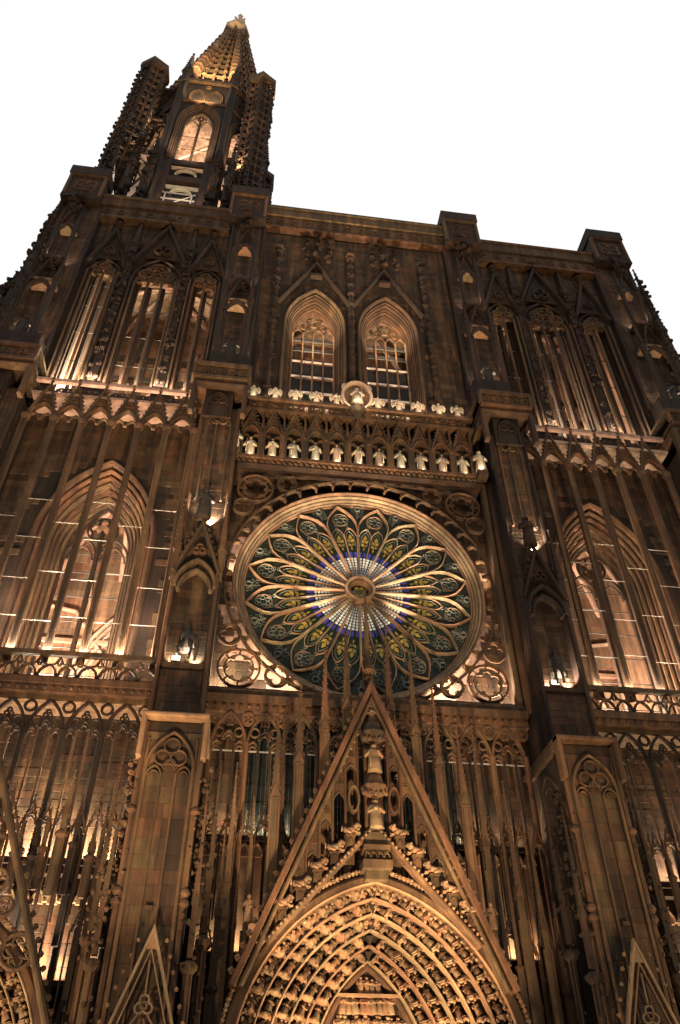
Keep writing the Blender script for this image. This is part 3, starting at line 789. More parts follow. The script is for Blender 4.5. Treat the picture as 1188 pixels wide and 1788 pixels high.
# ================================================================== SIDE BAY SCREENS
def side_screen(xc, s):
    c0 = -11.1 if s < 0 else 10.55; st = 1.64 * s
    cents = [c0 + st * i for i in range(6)]
    y = -1.2
    # gallery rail on top of the screen
    xa, xb = (-20.3, -10.75) if s < 0 else (10.85, 20.3)
    r = MB(); r.box(xa, xb, y - .12, y + .14, 39.75, 39.95); r.tube([(xa, y - .02, 40.0), (xb, y - .02, 40.0)], .09, 8)
    r.box(xa, xb, y - .05, .6, 38.6, 38.8)
    scr = part('gallery_rail', r, PINK, CATH)
    sh = MB(); sh.box(-.13, .13, y - .1, y + .16, 20.2, 36.4)
    for q in (-1, 1): sh.tube([(q * .13, y - .1, 20.2), (q * .13, y - .1, 36.3)], .06, 6)
    sh.lathe(0, y, [(.2, 36.2), (.3, 36.45), (.3, 36.6), (.15, 36.8)], 8)
    shm = mesh('shaft', sh, TRIM)
    a = MB(); hf = .80
    a.bar(arch(0, hf - .1, 36.5, 37.75, 7), .17, y - .14, y + .16)
    a.bar(arch(-.36, .3, 36.35, 36.85, 5), .1, y - .1, y + .1); a.bar(arch(.36, .3, 36.35, 36.85, 5), .1, y - .1, y + .1)
    a.bar([(-hf, 36.7), (0, 39.5), (hf, 36.7)], .13, y - .18, y + .06)
    a.foil(0, 38.15, .26, 3, .09, y - .12, y + .02); a.finial(0, y - .06, 39.4, .75)
    a.crockets((-hf, 36.7), (0, 39.5), y - .06, .36, .08, .1); a.crockets((0, 39.5), (hf, 36.7), y - .06, .36, .08, .1)
    plate_hole(a, [(0, 39.3)] + [(-.66, 37.05)] + arch(0, .62, 36.6, 37.75, 7)[1:-1] + [(.66, 37.05)], (0, 38.2, .25, 3), y - .02, y + .1)
    am = mesh('arch_gable', a, TRIM)
    bl = MB(); bl.foil(0, 39.0, .26, 3, .07, y + .0, y + .12); bl.ring(0, 39.0, .3, .06, y + .0, y + .12, 16)
    bm = mesh('pierced_panel', bl, STONE)
    for i, cx in enumerate(cents):
        obj('arch_gable', am, scr, (cx, 0, 0)); obj('pierced_panel', bm, scr, (cx - .62, 0, 0)); obj('pierced_panel', bm, scr, (cx + .62, 0, 0))
        obj('shaft', shm, scr, (cx - st / 2, 0, 0))
    obj('shaft', shm, scr, (cents[-1] + st / 2, 0, 0))
    # iron ties from shaft to shaft
    for i, cx in enumerate(cents):
        for z in (22.6, 24.8, 27.4, 30.0) if i % 2 == 0 else (22.5, 25.4, 28.6):
            obj('tie_rod', mesh('tie_rod', MB().box(-.68, .68, y - .015, y + .015, 0, .035), IRON), scr, (cx, 0, z + (.1 * (i % 3))))
    # balustrade at the foot
    xa, xb = (-20.6, -9.95) if s < 0 else (10.15, 20.6)
    yb = -1.55
    b = MB(); b.box(xa, xb, yb - .12, yb + .14, 20.45, 20.68); b.box(xa, xb, yb - .05, yb + .1, 19.25, 19.4)
    b.box(xa, xb, yb - .25, .45, 18.95, 19.25); b.box(xa, xb, yb - .12, .45, 18.6, 18.94)
    bal = part('balustrade', b, TRIM, CATH)
    n = 12; w = (xb - xa) / n
    t = MB(); t.bar(arch(0, w / 2 - .05, 19.45, 19.98, 6), .11, yb - .06, yb + .08)
    t.bar([(-w / 2, 20.4), (-w * .3, 20.05), (0, 19.98), (w * .3, 20.05), (w / 2, 20.4)], .08, yb - .04, yb + .06)
    t.foil(-w / 2, 20.12, .16, 4, .05, yb - .03, yb + .05)
    tm = mesh('pierced_arch', t, TRIM)
    for i in range(n): obj('pierced_arch', tm, bal, (xa + (i + .5) * w, 0, 0))
    dm = mesh('dentil', MB().lump(0, yb - .14, 18.78, .09), TRIM)
    for i in range(28): obj('dentil', dm, bal, (xa + (i + .5) * (xb - xa) / 28, 0, 0))
    # harp strings of the lower storey
    y = -1.25
    hr = MB(); hr.box(xa, xb, y - .1, .4, 18.42, 18.6)
    harp = part('harp_screen', hr, TRIM, CATH)
    hf = .80
    u = MB(); u.bar(arch(0, hf - .04, 16.9, 18.4, 9), .13, y - .1, y + .12)
    for j in (-1, 0, 1):
        zt = 16.75 + (.35 if j == 0 else 0)
        u.bar(arch(j * .52, .25, zt, zt + .42, 5), .075, y - .07, y + .08); u.bar(arch(j * .52, .16, zt - .02, zt + .2, 4), .05, y - .06, y + .06)
        if j == 0: u.foil(0, 17.75, .2, 3, .06, y - .06, y + .06)
    for j in (-1, 1): u.ring(j * .42, 17.42, .2, .06, y - .06, y + .06, 16)
    for j in (-1, 1): u.ring(j * hf, 18.1, .24, .07, y - .07, y + .07, 16)
    um = mesh('tracery_head', u, STONE)
    thick = mesh('shaft', MB().tube([(0, y - .02, 0), (0, y - .02, 17.0)], .14, 8), STONE)
    thin = mesh('mullion', MB().box(-.045, .045, y - .07, y + .05, 2, 17.0), TRIM)
    thick2 = mesh('shaft', MB().tube([(0, y - .02, 7.8), (0, y - .02, 17.0)], .14, 8), STONE); thin2 = mesh('mullion', MB().box(-.045, .045, y - .07, y + .05, 7.8, 17.0), TRIM)
    for cx in cents:
        obj('tracery_head', um, harp, (cx, 0, 0)); obj('shaft', thick if abs(cx - st / 2 - xc) > 2.2 else thick2, harp, (cx - st / 2, 0, 0))
        for j in (-.27, .27): obj('mullion', thin if abs(cx + j - xc) > 2.2 else thin2, harp, (cx + j, 0, 0))
    obj('shaft', thick, harp, (cents[-1] + st / 2, 0, 0))
    # ledge and blind arcade heads behind
    ld = MB(); ld.box(xa, xb, -.55, .34, 11.75, 12.0); ld.box(xa, xb, -.4, .34, 11.45, 11.74)
    led = part('ledge', ld, STONE, CATH)
    hm = MB(); hm.bar(arch(0, .22, 10.55, 11.0, 5), .1, .05, .3); hm.prism(arch(0, .2, 10.5, 10.95, 5), .16, .3); hm.lump(0, .12, 11.12, .09)
    hm = mesh('ogee_head', hm, FIG)
    for cx in cents:
        for j in (-.54, 0, .54): obj('ogee_head', hm, led, (cx + j, 0, 0))
    l2 = MB(); l2.box(xa, xb, -.7, .34, 7.55, 7.75)
    wm = MB(); wm.box(-.18, -.03, .12, .3, 6.0, 7.2); wm.box(.03, .18, .12, .3, 6.0, 7.2); wm.foil(0, 7.38, .13, 4, .05, .15, .28)
    part('ledge', l2, STONE, CATH)
    wm = mesh('lancet_panel', wm, PINK)
    for cx in cents:
        for j in (-.4, .4): obj('lancet_panel', wm, led, (cx + j, 0, 0))
    pa_, pb_ = mesh('slender_pinnacle', MB().pinnacle(0, y - .5, 8.6, 13.8, .26, .35), STONE), mesh('slender_pinnacle', MB().pinnacle(0, y - 1.0, 6.5, 11.6, .24, .35), STONE)
    for i, cx in enumerate(cents):
        obj('slender_pinnacle', pa_, led, (cx - st / 2, 0, 0)); (obj('slender_pinnacle', pb_, led, (cx, 0, 0)) if abs(cx - xc) > 3.9 else None)
    # lamps on the ledges
    m = 1.0 if s < 0 else .45
    strip((xc, -.15, 12.08), 9.6, 4600 * m, WARM, .12, .15)
    strip((xc, -.2, 7.85), 9.6, 3200 * m, WARM, .1, .15)
    strip((xc, -1.42, 20.74), 9.6, 3600 * m, PALE, .25, .1)
    for i in range(5): spot((xc - 3.9 + 1.95 * i, -.75, 20.75), (xc - 3.9 + 1.95 * i, .45, 33.5), 5200 * m, 52, WARM, .1, .7)
    strip((xc, -.8, 39.0), 9.0, 170 * m, PALE, .0, .3)
    strip((xc, -.75, 41.0), 9.0, 1500 * m, PALE, .0, .2)
for x, s in BAYS: side_screen(x, s)

# ================================================================== CENTRE, LOWER SCREEN
y = -1.0
cr = MB(); cr.box(-7.75, 7.55, -.85, .4, 19.35, 19.72); cr.box(-7.75, 7.55, -1.1, .4, 18.98, 19.34); cr.box(-7.75, 7.55, -.95, .4, 18.55, 18.97)
cen = part('string_course', cr, TRIM, CATH)
dm = mesh('dentil', MB().lump(0, -1.0, 18.76, .1), TRIM)
for i in range(40): obj('dentil', dm, cen, (-7.6 + i * .385, 0, 0))
hf = .875
u = MB(); u.bar(arch(0, hf - .05, 16.9, 18.45, 9), .13, y - .1, y + .14)
for j in (-1, 0, 1):
    zt = 16.65 + (.5 if j == 0 else 0)
    u.bar(arch(j * .56, .27, zt, zt + .42, 6), .08, y - .07, y + .08); u.bar(arch(j * .56, .17, zt, zt + .2, 5), .05, y - .06, y + .06)
u.foil(0, 18.0, .22, 3, .06, y - .06, y + .06)
for j in (-1, 1): u.ring(j * .48, 17.5, .21, .06, y - .06, y + .06, 16)
u.ring(hf, 18.15, .3, .08, y - .07, y + .07, 18); u.foil(hf, 18.15, .27, 4, .06, y - .06, y + .06, PI / 4)
um = mesh('tracery_head', u, TRIM)
thick = mesh('shaft', MB().tube([(0, y - .04, 4), (0, y - .04, 17.0)], .13, 8), TRIM)
thin = mesh('mullion', MB().box(-.05, .05, y - .07, y + .05, 6, 16.9), STONE)
gl = MB(); gl.box(-.8, .8, -.1, -.05, 13.3, 18.3)
glm = mesh('window_pane', gl, G_CLEAR)
ld_ = MB()
for i in range(9):
    for z in (13.9, 14.7, 15.5, 16.3, 17.1): ld_.box(-.76 + i * .19, -.752 + i * .19, -.13, -.105, 13.3, 18.3) if z == 13.9 else ld_.box(-.8, .8, -.128, -.106, z, z + .015)
ldm = mesh('lead_came', ld_, IRON)
hm = MB(); hm.bar(arch(0, .24, 12.55, 13.0, 5), .1, -.2, .2); hm.prism(arch(0, .22, 12.5, 12.95, 5), -.02, .2); hm.lump(0, -.1, 13.14, .1); hm.box(-.24, .24, .05, .25, 9.0, 12.5)
hm = mesh('ogee_panel', hm, FIG)
for i in range(9):
    cx = -6.45 + i * 1.75 * .93 if False else -6.5 + i * 1.6
    sc = (1.6 / 1.75, 1, 1)
    obj('tracery_head', um, cen, (cx, 0, 0), scale=sc); obj('shaft', thick, cen, (cx - .8, 0, 0))
    for j in (-.27, .27): obj('mullion', thin, cen, (cx + j, 0, 0))
    if i in (1, 2, 3, 4, 5, 6): obj('window_pane', glm, cen, (cx, 0, 0)); obj('lead_came', ldm, cen, (cx, 0, 0), kind='stuff')
    for j in (-.53, 0, .53): obj('ogee_panel', hm, cen, (cx + j, 0, 0))
obj('shaft', thick, cen, (-6.5 + 9 * 1.6 - .8, 0, 0))
part('ledge', MB().box(-7.4, 7.3, -.45, .34, 8.6, 8.85), STONE, cen)
part('ledge', MB().box(-7.4, 7.3, -.3, .34, 13.05, 13.25), STONE, cen)
tr_ = part('tie_rod', MB().box(-7.3, 7.2, y - .02, y + .02, 16.6, 16.66), IRON, cen)
strip((-4.8, -.4, 13.35), 4.6, 420, WARM, .1, .15); strip((4.8, -.4, 13.35), 4.6, 330, WARM, .1, .15)
strip((-5.0, -.3, 8.95), 4.0, 200, WARM, .1, .15); strip((5.0, -.3, 8.95), 4.0, 260, WARM, .1, .15)
# slender crocketed shafts standing before the screen
for (x, z0, z1, w) in ((-6.0, 3, 15.6, .3), (-5.2, 3, 14.2, .26), (-4.1, 4, 18.2, .34), (-6.7, 3, 13.2, .28), (5.4, 3, 15.4, .32), (4.3, 4, 17.8, .3), (6.2, 3, 13.6, .28), (6.8, 3, 12.4, .24)):
    m = MB(); m.pinnacle(x, -2.2, z0, z1, w, .62)
    for q in (-1, 1): m.tube([(x + q * w * .5, -2.3, z0), (x + q * w * .5, -2.3, z0 + (z1 - z0) * .55)], .05, 6)
    part('slender_pinnacle', m, TRIM, cen)

gm = MB(); gm.bar(arch(0, .24, 0, .34, 5), .06, -.08, .08); gm.bar([(-.3, .02), (0, .95), (.3, .02)], .06, -.1, .06)
gm.foil(0, .5, .1, 3, .035, -.07, .04); gm.finial(0, -.02, .9, .35); gm.crockets((-.3, .02), (0, .95), -.02, .2, .04, .05); gm.crockets((0, .95), (.3, .02), -.02, .2, .04, .05)
for q in (-1, 1): gm.tube([(q * .3, -.02, -3.2), (q * .3, -.02, .02)], .035, 6)
gm = mesh('gablet', gm, TRIM)
for xa, xb in ((-20, -10.4), (10.4, 20), (-7.2, -1.6), (1.0, 7.1)):
    n_ = int((xb - xa) / .64)
    for i in range(n_):
        x = xa + (i + .5) * (xb - xa) / n_
        obj('gablet', gm, cen, (x, -1.62, 12.6 + .25 * (i % 2)))
        if abs(x + .75) > 5.4 and abs(abs(x + .2) - 15.3) > 3.9: obj('gablet', gm, cen, (x + .2, -1.95, 8.7 + .3 * (i % 2)))
rnd5 = random.Random(5)
for xa, xb, n_ in ((-20, -10.6, 18), (10.6, 20, 18), (-7.2, -5.0, 6), (4.3, 7.2, 7)):
    for i in range(n_):
        x = xa + (xb - xa) * (i + rnd5.uniform(.2, .8)) / n_; y_ = rnd5.uniform(-2.7, -1.7); z1 = rnd5.uniform(9.0, 15.5); w = rnd5.uniform(.16, .26)
        zf = 10.2 if abs(abs(x) - 15.3) < 4.3 else 2.5; z1 = max(z1, zf + 3)
        m = MB(); m.pinnacle(x, y_, zf, z1, w, rnd5.uniform(.55, .75)); zc = zf + (z1 - zf) * .45
        for q in (-1, 1): m.tube([(x + q * w * .55, y_ - .05, zf), (x + q * w * .55, y_ - .05, zc)], .045, 6)
        m.lathe(x, y_, [(w * .6, zc - .1), (w * 1.0, zc + .03), (w * .9, zc + .14), (w * .5, zc + .2)], 8)
        for k in range(4): m.lump(x + w * .9 * math.cos(k * PI / 2), y_ + w * .9 * math.sin(k * PI / 2), zc + .1, .055)
        part('slender_pinnacle', m, TRIM if i % 3 else STONE, cen)

# ================================================================== ROSE WINDOW
RZ = 26.85
rs = MB()
NR = 72
for i, (r, w, y0, y1) in enumerate(((6.86, .16, -.02, 1.3), (6.70, .15, .14, 1.3), (6.55, .14, .30, 1.3), (6.42, .12, .46, 1.3), (6.31, .10, .58, 1.3))):
    rs.ring(XC, RZ, r, w, y0, y1, NR)
rose = part('rose_window', rs, ROSETRIM, CATH)
# free-standing openwork ring with cusps
part('outer_ring', MB().ring(XC, RZ, 7.36, .11, -.5, -.25, NR), TRIM, rose)

cs = MB(); cs.bar(arch(0, .5, 6.98, 7.33, 7), .055, -.48, -.28)
cs.bar([(-.53, 6.94), (-.55, 7.36)], .07, -.45, -.1); cs.lump(-.54, -.3, 6.95, .1)
csm = mesh('cusp', cs, TRIM)
for i in range(42): obj('cusp', csm, rose, (XC, 0, RZ), (0, 2 * PI * i / 42, 0))
# petal: two boundary bars rising to a pointed tip, middle bar, sub heads, rosette
pt = MB(); hs = PI / 16
def pol(r, a): return (r * math.sin(a), r * math.cos(a))
wv = .068
for q in (-1, 1):
    L_ = []
    for r in (.72, 1.6, 2.6, 3.6, 4.6):
        L_.append((q * (r * math.sin(hs) - wv * .42), r * math.cos(hs)))
    xe, ze = L_[-1]
    for t in (.25, .5, .75, .92, 1.0):
        bul = math.sin(t * PI) * .30
        L_.append((xe * (1 - t) * (1 + .0) + q * bul, ze + (6.22 - ze) * t))
    pt.bar(L_, wv, .44, .72, False, .4)
    pt.bar(arch(q * .36, .34, 4.0, 4.62, 6), .045, .58, .7)
pt.bar([(0, .72), (0, 4.1)], .055, .52, .72)
pt.ring(0, 5.28, .46, .03, .62, .7, 20)
petal = mesh('petal', pt, ROSETRIM)
sp = MB(); sp.ring(0, 6.05, .16, .05, .5, .7, 10)
spm = mesh('spandrel_ring', sp, LEAD)
# glazing per petal
gw = MB(); gb_ = MB(); gd = MB(); go_ = MB(); gf = MB(); le = MB()
yg = .70
def quad(mb, r0, r1, a0, a1, y):
    P = [pol(r0, a0), pol(r0, a1), pol(r1, a1), pol(r1, a0)]
    mb.add([(x, y, z) for x, z in P] + [(x, y + .03, z) for x, z in P], [(0, 1, 2, 3), (7, 6, 5, 4), (0, 4, 5, 1), (1, 5, 6, 2), (2, 6, 7, 3), (3, 7, 4, 0)])
for i in range(9):
    r0 = .85 + i * .185
    for j in range(4):
        a0 = -hs + .02 + j * (2 * hs - .04) / 4
        quad(gw, r0, r0 + .125, a0 + .016, a0 + (2 * hs - .04) / 4 - .016, yg - .03)
for j in range(4):
    a0 = -hs + j * hs / 2
    quad(gb_, 2.54, 2.86, a0 + .025, a0 + hs / 2 - .025, yg - .03)
quad(gf, .7, 4.75, -hs, hs, yg + .01)
quad(go_, 4.75, 6.5, -hs, hs, yg + .01)
GD = []
for q in (-1, 1):
    bx_ = q * .33; gd = MB(); GD.append(gd)
    for (dx, dz, ang, ln, wd) in ((0, 3.95, 0, .42, .13), (-.11, 3.7, -.6, .32, .1), (.11, 3.7, .6, .32, .1), (-.1, 3.42, -.7, .28, .09), (.1, 3.42, .7, .28, .09), (0, 3.15, 0, .3, .05)):
        c, s_ = math.cos(ang), math.sin(ang)
        P = [(0, -ln / 2), (wd, -.02), (0, ln / 2), (-wd, -.02)]
        P = [(bx_ * (dz / 4 + .02) + dx + x * c + z * s_, dz - x * s_ + z * c) for x, z in P]
        gd.add([(x, yg - .035, z) for x, z in P] + [(x, yg - .01, z) for x, z in P], [(0, 1, 2, 3), (0, 4, 5, 1), (1, 5, 6, 2), (2, 6, 7, 3), (3, 7, 4, 0)])
    le.bar([(bx_ - .2, 3.3), (bx_ - .24, 4.0), (bx_ - .1, 4.3), (bx_, 4.42), (bx_ + .1, 4.3), (bx_ + .24, 4.0), (bx_ + .2, 3.3)], .03, yg - .05, yg)
    le.ring(bx_, 4.62, .1, .025, yg - .05, yg, 8)
    le.ring(q * .28, 4.92, .12, .025, yg - .05, yg, 8)
for k in range(6):
    a = 2 * PI * k / 6
    le.ring(.27 * math.cos(a), 5.28 + .27 * math.sin(a), .12, .03, yg - .05, yg, 8)
for a in (-hs * .75, -hs * .95, hs * .75, hs * .95):
    for r in (5.6, 5.85, 6.1):
        x, z = pol(r, a); le.ring(x, z, .09, .022, yg - .05, yg, 7)
for q in (-1, 1):
    le.bar([(q * r * math.sin(hs * .97), r * math.cos(hs * .97)) for r in (5.4, 6.3)], .035, yg - .05, yg)
ms = [('white_panes', mesh('white_panes', gw, G_WHITE), 'stuff'), ('blue_pane', mesh('blue_pane', gb_, G_BLUE), None), ('leaf_pane', mesh('leaf_pane', GD[0], G_GOLD), None), ('leaf_pane', mesh('leaf_pane', GD[1], G_GOLD), None),
      ('green_pane', mesh('green_pane', gf, G_FIELD), None), ('outer_pane', mesh('outer_pane', go_, G_OUT), None), ('lead_came', mesh('lead_came', le, LEAD), 'stuff')]
for i in range(16):
    a = (i + .5) * PI / 8
    obj('petal', petal, rose, (XC, 0, RZ), (0, a, 0))
    obj('spandrel_ring', spm, rose, (XC, 0, RZ), (0, a + hs, 0))
    for n_, m_, k_ in ms: obj(n_, m_, rose, (XC, 0, RZ), (0, a, 0), kind=k_)
hb = MB(); hb.ring(XC, RZ, .74, .17, .1, .8, 28); hb.ring(XC, RZ, .56, .1, .25, .8, 24)
part('hub', hb, ROSETRIM, rose)
hp = MB(); hp.lathe(XC, .66, [(.01, RZ), (.5, RZ)], 6)
hp = MB()
for k in range(7):
    a = 2 * PI * k / 6; rr = .27 if k < 6 else 0
    P = [(XC + rr * math.cos(a) + .14 * math.cos(t * PI / 3), RZ + rr * math.sin(a) + .14 * math.sin(t * PI / 3)) for t in range(6)]
    hp.prism(P, .62, .66)
part('hub_pane', hp, G_GOLD, rose)
part('hub_backing', MB().prism([(XC + .6 * math.cos(t * PI / 12), RZ + .6 * math.sin(t * PI / 12)) for t in range(24)], .68, .76), G_FIELD, rose)
# square frame and corner roundels
fr = MB(); fx0, fx1, fz0, fz1 = XC - 7.62, XC + 7.72, 19.85, 34.80
fr.bar([(fx0, fz0), (fx0, fz1), (fx1, fz1), (fx1, fz0)], .3, -.6, -.1, True)
fr.bar([(fx0 - .42, 19.5), (fx0 - .42, 34.9)], .46, -.75, 1.2); fr.bar([(fx1 + .42, 19.5), (fx1 + .42, 34.9)], .46, -.75, 1.2)
part('square_frame', fr, TRIM, rose)
def roundel(cx, cz, r, k):
    m = MB(); m.ring(cx, cz, r, .10, -.46, -.22, 26)
    def circ(q, n=24): return [(cx + q * math.cos(2 * PI * i / n + PI / 2), cz + q * math.sin(2 * PI * i / n + PI / 2)) for i in range(n)]
    if k > 4:
        plate_hole(m, circ(r * .74), (cx, cz, r * .66, 6), -.38, -.28)
        for i in range(k):
            a = PI / 2 + 2 * PI * i / k
            m.bar([(cx + r * .7 * math.cos(a), cz + r * .7 * math.sin(a)), (cx + r * .98 * math.cos(a), cz + r * .98 * math.sin(a))], .09, -.4, -.27)
    else: plate_hole(m, circ(r * .98), (cx, cz, r * .84, 4), -.38, -.28)
    part('roundel', m, TRIM, rose)
for sx in (-1, 1):
    for sz in (-1, 1):
        up_ = sz > 0
        roundel(XC + .05 + sx * 6.2, RZ + (6.2 if up_ else -5.72), 1.02, 8)
        roundel(XC + .05 + sx * 6.8, RZ + (4.75 if up_ else -3.85), .56, 4)
        roundel(XC + .05 + sx * 4.35, RZ + (6.75 if up_ else -6.02), .56, 4)
masonry(rw, -7.9, 7.8, 19.5, 34.8, 1.25, .5, lambda x, z: math.hypot(x - XC, z - RZ) < 6.98)
# lamps in the gap between the screen and the wall, and in the sill of the rose
for px_, tx_, pw in ((-5.4, -4.2, 15000), (-3.0, -1.4, 19000), (3.0, 1.4, 19000), (5.4, 4.2, 15000)):
    spot((XC + px_, -1.3, 19.9), (XC + tx_, .25, 34.2), pw, 27, WARM, .12, .4)
for sx in (-1, 1):
    spot((XC + sx * 6.9, .3, 19.95), (XC + sx * 6.3, 1.2, 23), 2600, 150, PALE, .15, .5)
    spot((XC + sx * 4.6, .3, 19.95), (XC + sx * 4.8, 1.2, 23), 1500, 150, PALE, .15, .5)
    spot((XC + sx * 7.2, .35, 27.4), (XC + sx * 5.9, 1.1, 34.0), 900, 110, WARM, .12, .6)

# ================================================================== GALLERY OF STATUES, ANGELS
gx0, gx1 = XC - 7.55, XC + 7.55
b = MB(); b.box(gx0, gx1, -1.05, 1.2, 34.98, 35.2)
b.box(gx0, gx1, .45, .9, 35.2, 40.0)
b.box(gx0, gx1, -1.0, .9, 39.3, 39.5); b.box(gx0, gx1, -1.15, -.75, 40.2, 40.42)
gal = part('statue_gallery', b, TRIM, CATH)
part('gallery_ledge', MB().box(gx0, gx1, -.85, 1.2, 34.62, 34.975), STONE, gal)
lm_ = mesh('ledge_leaf', MB().lump(0, -.9, 34.82, .11).lump(.12, -.88, 34.76, .07), TRIM)
for i in range(44): obj('ledge_leaf', lm_, gal, (gx0 + .2 + i * .343, 0, 0))
STEP = 1.325
GC = [XC - .08 + STEP * i for i in range(-5, 6)]
pdm = mesh('statue_pedestal', MB().lathe(0, -.62, [(.3, 35.19), (.32, 35.25), (.26, 35.34)], 8), TRIM)
for x in GC: obj('statue_pedestal', pdm, gal, (x, 0, 0))
cm = MB(); cm.box(-.14, .14, -.95, -.45, 35.2, 37.0)
for q in (-.16, .16): cm.tube([(q, -.92, 35.2), (q, -.92, 36.9)], .055, 6)
cm.lathe(0, -.75, [(.18, 36.85), (.27, 37.05), (.2, 37.15)], 8); cm.pinnacle(0, -.78, 37.0, 39.4, .22, .4)
cm = mesh('gallery_column', cm, TRIM)
am = MB(); am.bar(arch(0, .52, 36.9, 37.85, 8), .15, -1.0, -.5); am.bar(arch(-.3, .22, 36.75, 37.1, 5), .07, -.9, -.7); am.bar(arch(.3, .22, 36.75, 37.1, 5), .07, -.9, -.7)
am.bar([(-.62, 37.15), (0, 39.35), (.62, 37.15)], .11, -1.02, -.75); am.foil(0, 38.25, .22, 3, .07, -.95, -.8)
plate_hole(am, [(0, 39.2)] + [(-.55, 37.3)] + arch(0, .5, 36.95, 37.85, 7)[1:-1] + [(.55, 37.3)], (0, 38.3, .2, 3), -.86, -.78)
am.crockets((-.62, 37.15), (0, 39.35), -.9, .32, .07, .09); am.crockets((0, 39.35), (.62, 37.15), -.9, .32, .07, .09); am.finial(0, -.88, 39.25, .75)
am = mesh('gallery_arch', am, TRIM)
bm = MB(); bm.foil(0, 39.87, .24, 4, .06, -.98, -.86, PI / 4)
bm = mesh('pierced_panel', bm, TRIM)
for x in GC:
    obj('gallery_arch', am, gal, (x, 0, 0)); obj('gallery_column', cm, gal, (x - STEP / 2, 0, 0)); obj('pierced_panel', bm, gal, (x - .33, 0, 0)); obj('pierced_panel', bm, gal, (x + .33, 0, 0))
obj('gallery_column', cm, gal, (GC[-1] + STEP / 2, 0, 0))

def figure_mesh(h, seed, seated=False, arms=True):
    """robed figure as one lofted surface from hem to crown, with arms and folds"""
    rnd = random.Random(seed); mb = MB(); n = 14
    prof = [(0, .185, .15), (.06, .175, .145), (.2, .165, .135), (.36, .15, .12), (.48, .14, .11), (.56, .15, .115), (.66, .165, .115), (.74, .17, .10), (.785, .13, .085),
            (.815, .058, .055), (.84, .055, .058), (.86, .072, .078), (.90, .085, .092), (.94, .083, .09), (.975, .06, .065), (1.0, .015, .015)]
    if seated: prof = [(z * (.85 if z > .4 else .8) + .0, rx * 1.12, ry * (1.35 if z < .42 else 1.0)) for z, rx, ry in prof]
    kf = rnd.choice((5, 6, 7)); ph = rnd.random() * 6; sway = rnd.uniform(-.03, .03); turn = rnd.uniform(-.35, .35)
    vs = []
    for z, rx, ry in prof:
        fold = .13 * max(0, (.75 - z)) / .75
        ox = sway * math.sin(z * PI); oy = -.02 * math.sin(z * 4)
        if seated and z < .4: oy -= .05
        if z > .8: ox += turn * .04
        for j in range(n):
            t = 2 * PI * j / n + turn * (z - .3)
            m_ = 1 + fold * math.sin(kf * t + ph + z * 2.2)
            x, y_ = rx * m_ * math.cos(t), ry * m_ * math.sin(t)
            if .85 < z < .95 and math.sin(t) < -.8: y_ -= .014
            vs.append(((x + ox) * h, (y_ + oy) * h, z * h))
    k = len(prof)
    fs = [(i * n + j, i * n + (j + 1) % n, (i + 1) * n + (j + 1) % n, (i + 1) * n + j) for i in range(k - 1) for j in range(n)]
    fs += [tuple(range(n - 1, -1, -1)), tuple((k - 1) * n + j for j in range(n))]
    mb.add(vs, fs)
    if arms:
        sc = .86 if seated else 1
        for q in (-1, 1):
            el = (q * (.2 + rnd.uniform(0, .03)), -.04, .54); hz = rnd.uniform(.5, .7)
            hd = (q * rnd.uniform(.02, .12), -.17, hz)
            P = [(q * .145, 0, .735), (q * .185, -.01, .65), el, ((el[0] + hd[0]) / 2, (el[1] + hd[1]) / 2, (el[2] + hd[2]) / 2), hd]
            mb.tube([(a * h, b_ * h, c * h * sc) for a, b_, c in P], [.055 * h, .055 * h, .05 * h, .045 * h, .03 * h], 7)
            mb.lump(hd[0] * h, hd[1] * h - .01, hd[2] * h * sc, .035 * h)
        if rnd.random() < .6:
            q = rnd.choice((-1, 1)); mb.tube([(q * .13 * h, -.19 * h, .1 * h), (q * .12 * h, -.18 * h, (.75 if rnd.random() < .5 else .6) * h)], .014 * h, 5)
        else:
            mb.box(-.09 * h, .03 * h, -.2 * h, -.16 * h, .55 * h * sc, .68 * h * sc)
    return mb
ordn = ['first', 'second', 'third', 'fourth', 'fifth', 'sixth', 'seventh', 'eighth', 'ninth', 'tenth', 'eleventh']
for i, x in enumerate(GC):
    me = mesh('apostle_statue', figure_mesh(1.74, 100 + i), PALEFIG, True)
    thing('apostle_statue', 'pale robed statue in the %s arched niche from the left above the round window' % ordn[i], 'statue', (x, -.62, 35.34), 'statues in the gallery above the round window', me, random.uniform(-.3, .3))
    spot((x + .1, -1.0, 35.23), (x, -.62, 36.4), 27, 100, PALE, .05, .5)
for sd, w_ in ((-1, 'left'), (1, 'right')):
    me = mesh('apostle_statue', figure_mesh(1.8, 140 + sd), PALEFIG, True)
    thing('apostle_statue', 'pale robed statue outside the niches at the far %s end of the gallery' % w_, 'statue', (XC - .08 + sd * 7.55, -1.25, 35.2), 'statues in the gallery above the round window', me)
    o_ = MB(); o_.box(XC - .08 + sd * 7.55 - .3, XC - .08 + sd * 7.55 + .3, -1.55, -.9, 34.7, 35.19)
    part('corbel', o_, TRIM, gal)
    spot((XC - .08 + sd * 7.4, -1.7, 35.1), (XC - .08 + sd * 7.55, -1.2, 36.3), 70, 120, PALE, .05, .5)
# a wash along the arches and gables of the gallery
strip((XC, -1.0, 35.25), 14.6, 45, WARM, -.05, .08)
strip((XC, -.6, 40.6), 13.5, 420, PALE, .1, .25)

